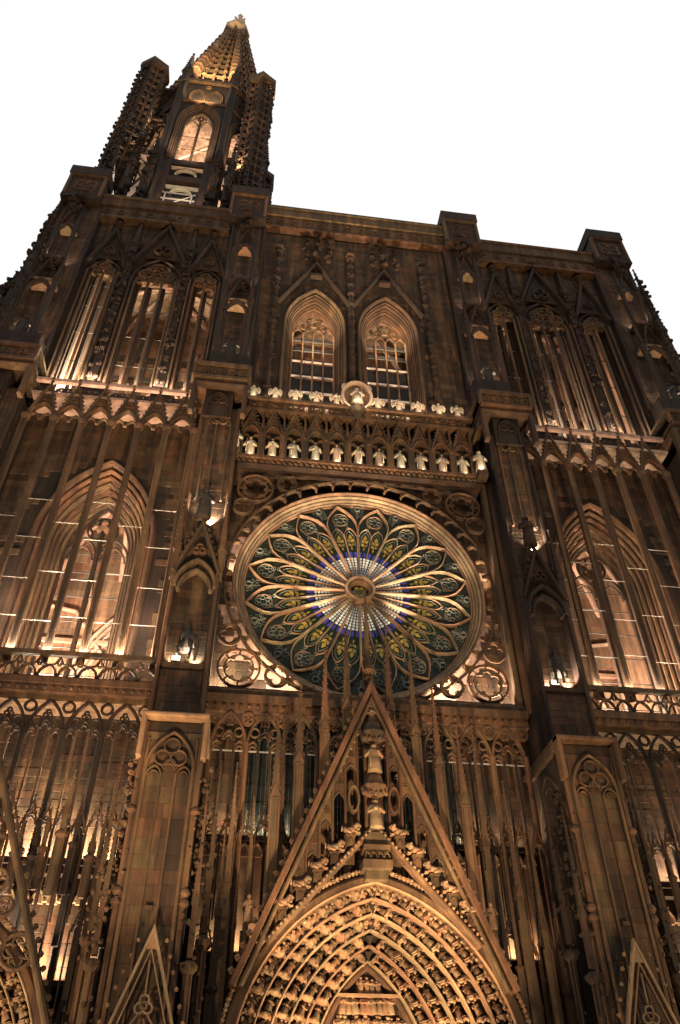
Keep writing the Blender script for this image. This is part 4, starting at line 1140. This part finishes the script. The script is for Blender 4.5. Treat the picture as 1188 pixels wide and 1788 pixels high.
def wing_mesh(q):
    mb = MB()
    P = [(.05, .74), (.14, .92), (.26, 1.0), (.38, .94), (.44, .78), (.45, .58), (.40, .40), (.34, .34), (.28, .46), (.20, .58), (.10, .62)]
    poly = [(q * x, z) for x, z in P]
    if q < 0: poly = poly[::-1]
    mb.prism(poly, .06, .12)
    for i in range(4): mb.bar([(q * (.14 + .08 * i), .9 - .04 * i), (q * (.24 + .07 * i), .5 + .05 * i)], .035, .03, .07)
    return mb
WL, WR = mesh('wing', wing_mesh(-1), PALEFIG), mesh('wing', wing_mesh(1), PALEFIG)
AX = [-7.05, -5.65, -4.33, -2.98, -1.66, 1.09, 2.43, 3.77, 5.15, 6.4]
for i, x in enumerate(AX):
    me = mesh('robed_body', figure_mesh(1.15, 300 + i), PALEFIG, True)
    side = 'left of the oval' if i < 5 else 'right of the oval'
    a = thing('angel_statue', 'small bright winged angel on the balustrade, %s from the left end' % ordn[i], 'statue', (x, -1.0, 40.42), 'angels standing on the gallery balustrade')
    obj('robed_body', me, a); obj('wing', WL, a, (0, 0, 0), (0, 0, .25)); obj('wing', WR, a, (0, 0, 0), (0, 0, -.25))
    spot((x + .05, -1.75, 40.05), (x, -1.0, 41.1), 55, 90, PALE, .05, .5)
# oval glory with the enthroned figure
md = MB(); ov = [(.95 * math.cos(t * PI / 16), 1.35 * math.sin(t * PI / 16)) for t in range(32)]
cxm, czm = -.3, 41.5
gl_ = thing('oval_glory', 'large oval stone frame with seated figure in the middle of the angel row', 'statue', (cxm, -1.0, 40.2))
part('oval_frame', MB().bar([(x, z + 1.3) for x, z in ov], .2, -.2, .25, True), PALEFIG, gl_)
part('oval_back', MB().prism([(x * .9, z * .9 + 1.3) for x, z in ov], .12, .3), FIG, gl_)
obj('seated_figure', mesh('seated_figure', figure_mesh(1.85, 77, True), PALEFIG, True), gl_, (0, -.12, .35))
part('corbel', MB().lathe(0, .1, [(.15, -.9), (.35, -.4), (.6, 0), (.5, .1)], 10), STONE, gl_)
for q in (-1, 1):
    obj('wing', WL if q < 0 else WR, gl_, (q * .55, -.1, 1.5), (0, 0, 0))
spot((cxm, -2.0, 39.6), (cxm, -1.0, 41.6), 170, 100, PALE, .08, .5)

# riders in the tabernacles of the middle buttresses, tall figures above them
def rider_mesh():
    m = MB()
    m.tube([(-.85, 0, 1.05), (-.6, 0, 1.12), (-.2, 0, 1.05), (.25, 0, 1.05), (.6, 0, 1.12), (.8, 0, 1.0)], [.16, .3, .29, .28, .31, .2], 10)
    m.tube([(-.65, 0, 1.2), (-.9, 0, 1.5), (-1.0, 0, 1.72)], [.25, .18, .12], 8)
    m.tube([(-.93, 0, 1.75), (-1.12, 0, 1.66), (-1.32, 0, 1.48)], [.12, .11, .06], 8)
    for q in (-1, 1): m.lump(-.95, q * .06, 1.87, .06)
    for x, k in ((-.62, -.12), (.62, .1)):
        for q in (-1, 1):
            m.tube([(x, q * .15, 1.0), (x + k * .5, q * .16, .68), (x + k + (.08 if x > 0 else 0), q * .15, .45), (x + k * .6, q * .15, .1), (x + k * .6 - .04, q * .15, 0)], [.15, .11, .07, .055, .075], 7)
    m.tube([(.82, 0, 1.15), (1.0, 0, .95), (1.02, 0, .5)], [.07, .09, .03], 6)
    m.tube([(-.02, 0, 1.2), (-.04, 0, 1.55), (-.05, 0, 1.82), (-.05, 0, 1.95), (-.06, 0, 2.02), (-.06, 0, 2.14), (-.06, 0, 2.24)], [.22, .19, .2, .08, .1, .11, .04], 9)
    for q in (-1, 1):
        m.tube([(-.05, q * .18, 1.8), (-.1, q * .27, 1.58), (-.38, q * .14, 1.48)], [.08, .07, .05], 6)
        m.tube([(-.02, q * .14, 1.25), (-.22, q * .33, 1.0), (-.14, q * .35, .62), (-.24, q * .35, .55)], [.12, .1, .07, .05], 6)
    return m
RM = mesh('rider_statue', rider_mesh(), DARKFIG, True)
for k, w_ in ((0, 'far left'), (1, 'left middle'), (2, 'right middle'), (3, 'far right')):
    mx = BX[k][1]
    if k in (1, 2):
        thing('rider_statue', 'dark mounted rider statue under the pointed canopy of the %s buttress' % w_, 'statue', (mx + .05, -1.95, 20.15), 'riders in the buttress canopies', RM, R(-60) if k == 1 else R(-115))
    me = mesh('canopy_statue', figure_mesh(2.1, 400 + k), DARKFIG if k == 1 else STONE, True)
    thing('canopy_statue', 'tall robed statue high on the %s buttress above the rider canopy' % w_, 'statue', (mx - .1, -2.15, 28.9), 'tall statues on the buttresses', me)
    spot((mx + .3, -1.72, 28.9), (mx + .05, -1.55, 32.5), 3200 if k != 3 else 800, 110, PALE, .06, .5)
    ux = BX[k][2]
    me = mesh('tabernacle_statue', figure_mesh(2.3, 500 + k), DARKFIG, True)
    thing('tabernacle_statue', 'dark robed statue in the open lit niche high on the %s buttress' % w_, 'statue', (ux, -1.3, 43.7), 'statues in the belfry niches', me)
    spot((ux + .2, -.75, 43.8), (ux, -.9, 49.5), 1200, 110, PALE, .08, .5)
    spot((ux - .5, -1.3, 43.75), (ux - .1, -.6, 46.0), 240, 120, PALE, .08, .5)
    spot((ux + .1, -.9, 53.2), (ux, -1.0, 57.6), 520, 130, PALE, .08, .5)
    if k in (1, 2):
        # floodlight standing on the rider ledge
        f = thing('floodlight', 'small lit floodlight beside the horse on the %s buttress ledge' % w_, 'floodlight', (mx - .35, -2.12, 20.15), 'floodlights on the buttress ledges')
        part('housing', MB().box(-.22, .22, -.06, .14, .08, .36), IRON, f)
        part('lens', MB().box(-.18, .18, -.09, -.065, .12, .33), LAMPGLASS, f)
        part('bracket', MB().box(-.27, -.235, -.02, .06, 0, .26).box(.235, .27, -.02, .06, 0, .26), IRON, f)
    spot((mx - .55, -1.75, 20.35), (mx, -1.5, 23.5), 500, 140, PALE, .08, .6)
    spot((mx + .5, -1.75, 20.3), (mx + .4, -2.1, 25.6), 1300, 110, PALE, .06, .6)

# ================================================================== PORTALS
AF = [mesh('archivolt_figure', figure_mesh(.5, 600 + i, True), FIG, True) for i in range(6)]
CANM = MB().lathe(0, 0, [(.10, .0), (.24, .05), (.25, .09), (.2, .10), (.21, .15), (.12, .17)], 6)
for k_ in range(6): CANM.lump(.24 * math.cos(k_ * PI / 3), .24 * math.sin(k_ * PI / 3), .02, .07)
CAN = mesh('figure_canopy', CANM, FIG)
def portal(px, zs, halfs, apex, y0, y1, orders, side=0, step=.66):
    """archivolt orders from the outer arch (half, apex) to the inner one; the tympanum sits at y1"""
    (h0, h1), (a0, a1) = halfs, apex
    def dim(t): return h0 + (h1 - h0) * t, a0 + (a1 - a0) * t, y0 + (y1 - y0) * t
    hf, za, y = dim(0)
    p = part('portal', jamb_arch(MB(), px, hf, 0, zs, za, .42, y - .1, y + .5, .25, 18), TRIM, CATH)
    lf = MB(); pth = arch(px, hf + .32, zs - .0, za + .36, 30)
    for i in range(len(pth) - 1):
        for q in (.25, .75):
            lf.lump(pth[i][0] + (pth[i + 1][0] - pth[i][0]) * q, y - .02, pth[i][1] + (pth[i + 1][1] - pth[i][1]) * q, .1)
    pth = arch(px, hf - .3, zs, za - .32, 34)
    for a in pth: lf.lump(a[0], y + .02, a[1], .07)
    part('leaf_trim', lf, FIG, p, 'stuff')
    for i in range(orders + 1):
        t = (i + .28) / (orders + .55); hf, za, y = dim(t)
        part('archivolt_rib', jamb_arch(MB(), px, hf, 0, zs, za, .075, y - .26, y + .15, .4, 18), FIG, p)
    # sloping soffit behind the figures
    so = MB(); A = [(px - h0 - .1, 0)] + arch(px, h0 + .1, zs, a0 + .1, 18) + [(px + h0 + .1, 0)]; B = [(px - h1, 0)] + arch(px, h1, zs, a1, 18) + [(px + h1, 0)]
    n = len(A); so.add([(x, y0 + .35, z) for x, z in A] + [(x, y1 + .3, z) for x, z in B], [(i, i + n, i + n + 1, i + 1) for i in range(n - 1)])
    part('soffit', so, STONE, p)
    for i in range(orders):
        t = (i + .78) / (orders + .55); hf, za, y = dim(t)
        P = arch(px, hf, zs, za, 60); half = P[:61]
        L = [0]
        for a, b_ in zip(half[:-1], half[1:]): L.append(L[-1] + math.hypot(b_[0] - a[0], b_[1] - a[1]))
        d = .12
        while d < L[-1] - .35:
            j = max(k for k in range(61) if L[k] <= d); j2 = min(j + 1, 60)
            tx, tz = half[j2][0] - half[max(j - 1, 0)][0], half[j2][1] - half[max(j - 1, 0)][1]
            ang = math.atan2(tx, tz)
            for q in (1, -1):
                x = half[j][0] if q > 0 else 2 * px - half[j][0]
                obj('archivolt_figure', random.choice(AF), p, (x, y + .10, half[j][1]), (R(-10), ang * q, random.uniform(-.5, .5)), (1.35, 1.2, random.uniform(1.02, 1.2)))
                ex = math.sin(ang) * .54
                obj('figure_canopy', CAN, p, (x + q * ex, y + .0, half[j][1] + math.cos(ang) * .50), (0, ang * q, random.random()))
            d += step
        # dark spur at the crown of each order
        part('crown_spur', MB().prism([(px - .13, za + .05), (px + .13, za + .05), (px, za - .28)], y - .22, y + .1), STONE, p)
    # tympanum with rows of reliefs
    hf, za, y = dim(1)
    part('tympanum', MB().prism([(px - hf, 1.0)] + arch(px, hf, zs, za, 12) + [(px + hf, 1.0)], y + .1, y + .3), STONE, p)
    part('tympanum_arch', jamb_arch(MB(), px, hf - .02, 0, zs, za, .22, y - .15, y + .15, .35, 14), TRIM, p)
    for zr, sc in ((4.2, 1.3), (4.95, 1.3), (5.6, 1.5), (6.15, 1.5), (6.8, 1.5), (7.45, 1.25)):
        if zr > za - .6: continue
        part('tympanum_ledge', MB().box(px - hf + .15, px + hf - .15, y - .18, y + .12, zr - .09, zr), TRIM, p) if zr < za - 1.0 and abs(zr - 7.4) < .1 else None
        x = px - hf + .2
        while x < px + hf - .15:
            if in_arch(x, zr + .55, px, hf - .12, zs, za):
                obj('relief_figure', random.choice(AF), p, (x, y + .0, zr), (0, random.uniform(-.2, .2), random.uniform(-.6, .6)), (sc, sc, sc * random.uniform(.9, 1.05)))
            x += random.uniform(.17, .24)
    part('tympanum_ledge', MB().box(px - hf * .62, px + hf * .62, y - .25, y + .1, za - 1.02, za - .93), FIG, p)
    part('door', MB().box(px - hf, px - .04, y + .12, y + .28, 0, .98), DARK, p); part('door', MB().box(px + .04, px + hf, y + .12, y + .28, 0, .98), DARK, p)
    return p
PX = -.55
cp = portal(PX, 4.6, (5.1, 1.95), (10.75, 8.35), -3.5, -1.2, 5)
for x, s in BAYS: portal(x, 3.6, (4.15, 1.5), (9.7, 7.2), -3.3, -1.2, 4)

# ---- great gable over the central portal
def gable_rails(m, pts, w, ya, yb): m.bar(pts, w, ya, yb)
G = MB(); yA = -3.75
G.bar([(PX - 5.0, 7.1), (PX, 18.5), (PX + 4.75, 7.1)], .22, yA - .45, yA + .3, False, .1)
gab = part('great_gable', G, TRIM, CATH)
t = MB(); t.bar([(PX - 4.72, 7.1), (PX, 17.9), (PX + 4.47, 7.1)], .16, yA - .34, yA + .2)
t.bar([(PX - 3.9, 8.5), (PX - .1, 12.45)], .2, yA - .3, yA + .15); t.bar([(PX + .1, 12.45), (PX + 3.7, 8.5)], .2, yA - .3, yA + .15)
part('inner_gable', t, TRIM, gab)
ck = MB()
for q, a, b_ in ((0, (PX - 5.0, 7.1), (PX, 18.5)), (1, (PX, 18.5), (PX + 4.75, 7.1))): ck.crockets(a, b_, yA, .42, .12, .24)
for q in (-1, 1):
    for i in range(28):
        t_ = i / 28; ck.lump(PX + q * (3.75 * (1 - t_) + .1), yA - .3, 8.6 + 3.85 * t_, .06)
        ck.lump(PX + q * (4.55 * (1 - t_ * .9)), yA - .2, 7.6 + 10.0 * t_ * .9, .06)
part('leaf_trim', ck, FIG, gab, 'stuff')
# openwork lancets filling the gable
slope = 11.4 / 4.9
def rail_z(d): return 18.5 - slope * d - .30
for i, dx in enumerate((.62, 1.12, 1.62, 2.12, 2.62, 3.12, 3.62)):
    for q in (-1, 1):
        xa, xb = dx, dx + .5; zb = 12.35 - 1.03 * dx
        zt = rail_z(xb)
        m = MB(); m.bar([(PX + q * xa, zb), (PX + q * xa, rail_z(xa) - .05)], .10, yA - .1, yA + .12)
        za_ = zt - .55
        if za_ - zb > .7:
            A_ = arch((xa + xb) / 2, .24, za_ - .45, za_, 5)
            P_ = [(xa, rail_z(xa))] + [(xa, za_ - .45)] + A_[1:-1] + [(xb, za_ - .45), (xb, rail_z(xb))]
            m.prism([(PX + q * x, z) for x, z in P_], yA - .02, yA + .06)
            m.bar([(PX + q * x, z) for x, z in A_], .06, yA - .08, yA + .0)
            m.foil(PX + q * (xa * .6 + xb * .4), za_ + .42, .13, 3, .04, yA - .06, yA - .01)
        part('gable_lancet', m, TRIM, gab)
# central pier with throne, canopies and figures
pr = MB(); pr.box(PX - .42, PX + .42, yA - .3, yA + .5, 10.6, 12.3); pr.box(PX - .55, PX + .55, yA - .6, yA + .5, 10.9, 11.2); pr.box(PX - .5, PX + .5, yA - .55, yA + .4, 11.6, 11.75)
for i in range(4): pr.bar(arch(PX - .36 + i * .24, .1, 11.3, 11.45, 4), .04, yA - .58, yA - .5)
pr.box(PX - .36, PX + .36, yA - .1, yA + .35, 12.3, 17.2)
for z in (13.65, 15.9): pr.lathe(PX, yA - .3, [(.2, z), (.5, z + .12), (.55, z + .35), (.42, z + .5), (.3, z + .8), (.1, z + 1.0)], 8)
for z in (13.6, 15.85):
    for k in range(5): pr.lump(PX - .4 + k * .2, yA - .75, z + .02, .1)
part('throne_pier', pr, TRIM, gab)
for q in (-1, 1):
    w = MB(); w.bar([(PX + q * .8 + .2 * math.cos(t * PI / 8), 13.6 + .5 * math.sin(t * PI / 8)) for t in range(16)], .09, yA - .25, yA + .05, True); part('throne_frame', w, TRIM, gab)
obj('throned_figure', mesh('throned_figure', figure_mesh(1.35, 801, True), FIG, True), gab, (PX, yA - .45, 12.35))
obj('throned_figure', mesh('throned_figure', figure_mesh(1.45, 802, True), FIG, True), gab, (PX, yA - .45, 14.55))
obj('gable_head', mesh('gable_head', figure_mesh(.9, 803), FIG, True), gab, (PX, yA - .2, 16.75))
# lions and small figures on the steps of the inner gable
def lion_mesh():
    m = MB()
    m.tube([(-.3, 0, .2), (-.12, 0, .24), (.12, 0, .2), (.3, 0, .2), (.36, 0, .15)], [.12, .17, .14, .17, .08], 9)
    m.tube([(-.22, 0, .28), (-.34, 0, .42), (-.42, 0, .46), (-.54, 0, .4)], [.15, .17, .13, .06], 9)
    for k in range(10): m.lump(-.3 + random.uniform(-.1, .08), random.uniform(-.14, .14), .36 + random.uniform(-.12, .16), .08)
    for q in (-.11, .11):
        m.tube([(-.22, q, .2), (-.34, q, .07), (-.5, q * 1.1, .05)], [.07, .05, .06], 6); m.tube([(.26, q, .2), (.1, q * 1.3, .08), (-.04, q * 1.3, .05)], [.1, .07, .05], 6)
    m.tube([(.34, 0, .2), (.46, .05, .12), (.44, .1, .36)], [.03, .03, .05], 5)
    return m
LM = mesh('lion', lion_mesh(), FIG, True)
for i in range(5):
    for q in (-1, 1):
        x = PX + q * (.95 + i * .62); z = 12.2 - i * .66
        m = MB(); m.box(x - .2, x + .2, yA - .3, yA + .2, z - .06, z); m.box(x - .15, x + .15, yA - .22, yA + .15, z - .42, z - .061)
        m.bar(arch(x, .1, z - .3, z - .14, 5), .04, yA - .27, yA - .2)
        part('gable_step', m, TRIM, gab)
        obj('lion', LM, gab, (x, yA - .2, z), (0, 0, 0 if q > 0 else PI), (.75, .75, .75))
sm = [mesh('gable_figure', figure_mesh(.95, 820 + i), FIG, True) for i in range(3)]
for i, (dx, z) in enumerate(((-1.25, 14.2), (1.2, 14.2), (-.8, 15.6), (.8, 15.6), (-3.1, 10.6), (3.0, 10.6), (-4.6, 9.2), (4.4, 9.2), (-2.4, 12.0), (2.3, 12.0))):
    obj('gable_figure', sm[i % 3], gab, (PX + dx, yA + .45, z))
# needle pinnacles rising behind the gable in front of the rose
for dx, zt in ((0, 24.4), (.93, 22.2), (-.97, 22.3), (-1.94, 20.85), (2.0, 20.95), (-3.0, 18.95), (2.92, 19.2), (-3.9, 17.2), (3.85, 17.2)):
    m = MB(); x = PX + .05 + dx; w = .40; yn = yA + .72
    z0n = 11.5 - .175 * dx * dx; m.pinnacle(x, yn, z0n, zt, w, .6)
    for q in (-1, 1): m.tube([(x + q * w * .4, yn - .16, z0n), (x + q * w * .4, yn - .16, z0n + (zt - z0n) * .58)], .06, 6)
    part('needle_pinnacle', m, TRIM, gab)
part('gable_finial', MB().finial(PX, yA, 18.4, 1.4), TRIM, gab)
# side portal gables with pierced circles
for x, s in BAYS:
    m = MB(); m.bar([(x - 4.4, 5.0), (x, 14.9), (x + 4.4, 5.0)], .24, -3.7, -3.3)
    m.crockets((x - 4.4, 5.0), (x, 14.9), -3.5, .45, .11, .22); m.crockets((x, 14.9), (x + 4.4, 5.0), -3.5, .45, .11, .22)
    for dx, z, r in ((0, 11.6, .85), (-1.25, 10.2, .42), (1.25, 10.2, .42), (-2.55, 8.05, .55), (2.55, 8.05, .55), (1.75, 9.4, .3), (-1.75, 9.4, .3)):
        m.ring(x + dx, z, r, .12, -3.6, -3.38, 20); m.foil(x + dx, z, r - .05, 4 if r < .7 else 6, .07, -3.56, -3.42)
    part('side_gable', m, TRIM, CATH)
    strip((x, -2.4, 9.0), 6.0, 400 if s < 0 else 150, PALE, .1, .3)
# portal lamps set low in the jambs
for q in (-1, 1):
    spot((PX + q * 3.2, -5.2, 2.6), (PX - q * 1.2, -2.4, 9.2), 7500, 95, SODIUM, .2, .6)
spot((PX, -6.0, 3.0), (PX, -1.4, 7.6), 500, 80, SODIUM, .2, .6)
for x, s in BAYS: spot((x, -6.0, 2.6), (x - s * 1.0, -2.4, 8.0), 5000 if s < 0 else 2000, 100, SODIUM, .2, .6)

# ================================================================== OPENWORK TOWER AND SPIRE
TX, TY = -15.7, 8.0
TOW = thing('openwork_tower', 'tall openwork octagonal tower with stair turrets and crocketed spire on the left of the roof', 'tower', (0, 0, 0))
AP = 6.4; SD = AP * math.tan(PI / 8)
ZT = 97.0
def octo_face(k):
    """one face of the octagon: built facing -Y at depth -AP, rotated about the axis by k*45 degrees"""
    return (TX, TY, 0), (0, 0, k * PI / 4)
fc = MB(); hw_ = 1.55
wall_arch(fc, -SD - .05, SD + .05, 77.5, ZT, 0, hw_, 85.5, 89.2, -AP, -AP + .7, 8)
fc.box(-SD - .05, -hw_, -AP + .02, -AP + .7, 64, 77.49); fc.box(hw_, SD + .05, -AP + .02, -AP + .7, 64, 77.49); fc.box(-hw_, hw_, -AP + .1, -AP + .6, 76.6, 77.6); fc.box(-hw_, hw_, -AP + .1, -AP + .6, 73.3, 74.2)
fcm = mesh('octagon_wall', fc, STONE)
to = MB()
for i in range(5): jamb_arch(to, 0, hw_ + .62 - .17 * i, 77.6, 85.5, 90.4 - .36 * i, .15, -AP - .42 + .13 * i, -AP + .1 + .1 * i)
tom = mesh('window_order', to, TRIM)
tr = MB(); tr.bar([(0, 77.6), (0, 87.4)], .22, -AP + .2, -AP + .5)
for q in (-1, 1): tr.bar(arch(q * .75, .68, 85.6, 87.1, 7), .14, -AP + .22, -AP + .48)
tr.foil(0, 87.7, .55, 4, .12, -AP + .22, -AP + .46)
for z_ in (80.3, 83.2): tr.box(-hw_, hw_, -AP + .3, -AP + .4, z_, z_ + .12)
trm = mesh('tracery', tr, TRIM)
up = MB()
for q in (-.95, .95):
    for i in range(3): jamb_arch(up, q, .85 - .16 * i, 91.4, 92.6, 94.4 - .3 * i, .12, -AP - .18 + .12 * i, -AP + .05 + .1 * i)
up.box(-SD, SD, -AP - .3, -AP + .2, 96.3, 97.0); up.box(-SD, SD, -AP - .2, -AP + .2, 90.9, 91.2)
up.ring(0, 95.4, .3, .1, -AP - .12, -AP + .02, 12)
upm = mesh('upper_arcade', up, TRIM)
gbm = MB(); gbm.bar([(-2.3, 87.6), (0, 93.0), (2.3, 87.6)], .2, -AP - .55, -AP - .25)
gbm.crockets((-2.3, 87.6), (0, 93.0), -AP - .4, .5, .15, .16); gbm.crockets((0, 93.0), (2.3, 87.6), -AP - .4, .5, .15, .16)
gbm = mesh('tower_gable', gbm, STONE)
cs_ = MB()
cs_.box(-.3, .3, -AP / math.cos(PI / 8) - .35, -AP / math.cos(PI / 8) + .5, 66, 97)
for q in (-.3, .3): cs_.tube([(q, -AP / math.cos(PI / 8) - .35, 66), (q, -AP / math.cos(PI / 8) - .35, 96)], .12, 6)
cs_.pinnacle(0, -AP / math.cos(PI / 8) - .2, 95.5, 104.5, .95, .3)
csm2 = mesh('corner_pier', cs_, STONE)
for k in range(8):
    loc, rot = octo_face(k)
    obj('octagon_wall', fcm, TOW, loc, rot); obj('window_order', tom, TOW, loc, rot); obj('tracery', trm, TOW, loc, rot); obj('upper_arcade', upm, TOW, loc, rot)
    obj('corner_pier', csm2, TOW, loc, (0, 0, rot[2] + PI / 8))
# low stage with the scaffold-like clock opening and bright arches
for z in (70.9, 74.7):
    part('bright_arch', MB().bar(arch(TX, .95, z, z + 1.0, 8), .2, TY - AP + .1, TY - AP + .4), PALEFIG, TOW)
    part('bright_lintel', MB().box(TX - 1.5, TX + 1.5, TY - AP + .1, TY - AP + .4, z + 1.25, z + 1.42), PALEFIG, TOW)
part('opening_shade', MB().box(TX - 1.6, TX + 1.6, TY - AP + .62, TY - AP + .68, 64, 77.4), DARK, TOW)  # flat dark sheet standing in for the shade inside the opening
sc_ = MB()
for x in (-1.2, 1.2): sc_.box(TX + x - .05, TX + x + .05, TY - AP - .3, TY - AP - .2, 65.5, 70.2)
for z in (67.6, 69.0, 70.1): sc_.box(TX - 1.5, TX + 1.5, TY - AP - .3, TY - AP - .2, z, z + .09)
sc_.tube([(TX - 1.2, TY - AP - .25, 67.6), (TX + 1.2, TY - AP - .25, 69.9)], .05, 5)
part('scaffold_rail', sc_, IRON, TOW)
# inner vault, lit from inside
vt = MB()
for k in range(8):
    a = PI / 8 + k * PI / 4
    vt.tube([(TX + 6 * math.cos(a), TY + 6 * math.sin(a), 86), (TX + 4.6 * math.cos(a), TY + 4.6 * math.sin(a), 91), (TX + 1.2 * math.cos(a), TY + 1.2 * math.sin(a), 94.5)], .22, 6)
    a2 = a + PI / 4
    vt.tube([(TX + 6 * math.cos(a), TY + 6 * math.sin(a), 78), (TX + 6 * math.cos(a2), TY + 6 * math.sin(a2), 84)], .16, 5)
part('vault_rib', vt, PINK, TOW)
part('vault', MB().lathe(TX, TY, [(6.0, 90.5), (4.0, 93.5), (1.0, 95.5), (.3, 95.6)], 8, PI / 8), ROOM, TOW)
# stair turrets
def turret(x, y_):
    m = MB(); r = 1.42
    for k in range(6):
        a = k * PI / 3 + PI / 6; m.tube([(x + r * math.cos(a), y_ + r * math.sin(a), 64), (x + r * math.cos(a), y_ + r * math.sin(a), 99)], .2, 6)
    m.lathe(x, y_, [(r * .78, 64), (r * .78, 99)], 6, PI / 6)
    t = part('stair_turret', m, STONE, TOW)
    ln = MB(); z = 66.0; q = 0
    while z < 97.5:
        for k in range(6):
            a0 = k * PI / 3 + PI / 6; am_ = a0 + PI / 6; px, py = x + r * .9 * math.cos(am_), y_ + r * .9 * math.sin(am_); zz = z + .28 * k
            tx_, ty_ = -math.sin(am_), math.cos(am_)
            for u in (-.42, 0, .42):
                ln.lump(px + tx_ * u, py + ty_ * u, zz + .2 + (.3 if u == 0 else 0), .17)
            ln.tube([(px - tx_ * .68, py - ty_ * .68, zz - .35), (px + tx_ * .68, py + ty_ * .68, zz - .1)], .12, 5)
            ln.tube([(px, py, zz - .9), (px, py, zz + .2)], .1, 5)
        z += 1.75
    part('stair_arcade', ln, TRIM, t, 'stuff')
    cp_ = MB(); cp_.lathe(x, y_, [(r * 1.05, 98.6), (r * 1.25, 99.0), (r * 1.25, 100.0), (r * 1.1, 100.2), (r * .5, 100.3)], 6, PI / 6)
    part('turret_cap', cp_, TRIM, t)
    for i in range(26):
        zz = 66 + i * 1.3
    ck = MB()
    for k in range(6):
        a = k * PI / 3 + PI / 6
        for i in range(26): ck.lump(x + (r + .2) * math.cos(a), y_ + (r + .2) * math.sin(a), 66 + i * 1.25 + random.uniform(-.3, .3), random.uniform(.08, .24))
    part('crocket_row', ck, STONE, t, 'stuff')
for (x, y_) in ((-22.3, 2.4), (-9.95, 2.4), (-22.0, 13.6), (-9.4, 13.6)): turret(x, y_)
# bridges from the turrets to the octagon
br = MB()
for x0_, x1_ in ((-21, -19.0), (-12.4, -10.8)):
    for z in (79.5, 88, 96): part('turret_bridge', MB().box(x0_, x1_, 2.6, 3.4, z, z + .5), STONE, TOW)
fp = MB()
for x, z1_ in ((-20.2, 82), (-11.4, 80), (-18.7, 79), (-12.7, 79), (-21.9, 76)):
    fp = MB(); fp.pinnacle(x, .6, 64, z1_, .8, .5); crockety(fp, x, .5, 66, z1_ - 4, .35, 4); part('front_pinnacle', fp, STONE, TOW)
# spire: eight crocketed ridges in receding steps, lantern and cross
spz0, spz1, sr0, sr1 = 98.5, 129.5, 6.3, 1.75
sk = MB(); sk.lathe(TX, TY, [(5.6, 97.0), (5.2, 100), (sr1 * .7, 129.5)], 8, PI / 8)
spire = part('spire', sk, STONE, TOW)
for k in range(8):
    a = PI / 8 + k * PI / 4; m = MB(); n = 15
    for i in range(n):
        t = i / n; r = sr0 + (sr1 - sr0) * t; z = spz0 + (spz1 - spz0) * t
        w = .85 - .4 * t
        m.lathe(TX + r * math.cos(a), TY + r * math.sin(a), [(w * .62, z), (w * .62, z + 1.5), (w * .85, z + 1.55), (w * .8, z + 1.85), (w * .3, z + 2.1), (.05, z + 2.8)], 6)
    part('spire_turret', m, FIG, spire)
for k in range(8):
    a0, a1 = PI / 8 + k * PI / 4, PI / 8 + (k + 1) * PI / 4; m = MB()
    for i in range(11):
        t = i / 11; r = (sr0 - .15) + (sr1 - sr0) * t; z = spz0 + (spz1 - spz0) * t
        p0 = (TX + r * math.cos(a0), TY + r * math.sin(a0), z + .5); p1 = (TX + r * math.cos(a1), TY + r * math.sin(a1), z + .5)
        m.tube([p0, p1], .2, 5)
        for f in (.25, .5, .75):
            x, y_ = p0[0] + (p1[0] - p0[0]) * f, p0[1] + (p1[1] - p0[1]) * f
            m.tube([(x, y_, z + .5), (x, y_, z + 2.3)], .12, 5); m.lump(x, y_, z + 2.6, .28)
    part('spire_tracery', m, FIG, spire)
lt = MB()
for k in range(8):
    a = k * PI / 4; lt.tube([(TX + 1.6 * math.cos(a), TY + 1.6 * math.sin(a), 129), (TX + 1.6 * math.cos(a), TY + 1.6 * math.sin(a), 133)], .22, 5)
lt.lathe(TX, TY, [(1.3, 129), (1.9, 129.4), (1.95, 130), (1.2, 130.2), (1.0, 132.6), (2.0, 133.2), (2.0, 134.0), (1.1, 134.4), (.7, 136), (.5, 137)], 8)
lan = part('lantern', lt, FIG, spire)
cr_ = MB(); cr_.box(TX - .22, TX + .22, TY - .22, TY + .22, 136.5, 141.8); cr_.box(TX - .9, TX + .9, TY - .2, TY + .2, 139.2, 139.7)
cr_.tube([(TX - .8, TY - .1, 137.6), (TX + .75, TY - .1, 140.8)], .16, 6); cr_.tube([(TX + .8, TY - .1, 137.5), (TX - .75, TY - .1, 141.0)], .16, 6)
cr_.lump(TX, TY, 141.8, .4)
part('spire_cross', cr_, PALEFIG, spire)
# lights of the tower
point((TX, TY, 75.0), 60000, PALE, .6)
YEL = (1.0, .80, .45)
for a in (-PI / 2, -PI / 2 + .9, -PI / 2 - .9):
    spot((TX + 8.6 * math.cos(a), TY + 8.6 * math.sin(a), 97.0), (TX + 1.0 * math.cos(a), TY + 1.0 * math.sin(a), 122), 15000, 80, YEL, .3, .6)
spot((TX + .6, TY - 8.5, 67.5), (TX, TY - AP, 72.5), 1500, 120, PALE, .1, .5)
spot((TX, TY - AP - 2.6, 73.5), (TX, TY - AP, 90), 12000, 60, WARM, .2, .6)
spot((TX, TY - AP - 1.6, 90.0), (TX, TY - AP, 96), 5000, 110, YEL, .2, .6)
for k in (-1, 1): spot((TX + k * 4.6, TY - 7.0, 76), (TX + k * 4.0, TY - 3.5, 92), 2600, 60, WARM, .2, .6)
spot((TX, TY - 4.0, 130.3), (TX, TY - .3, 140), 1800, 70, PALE, .2, .5)
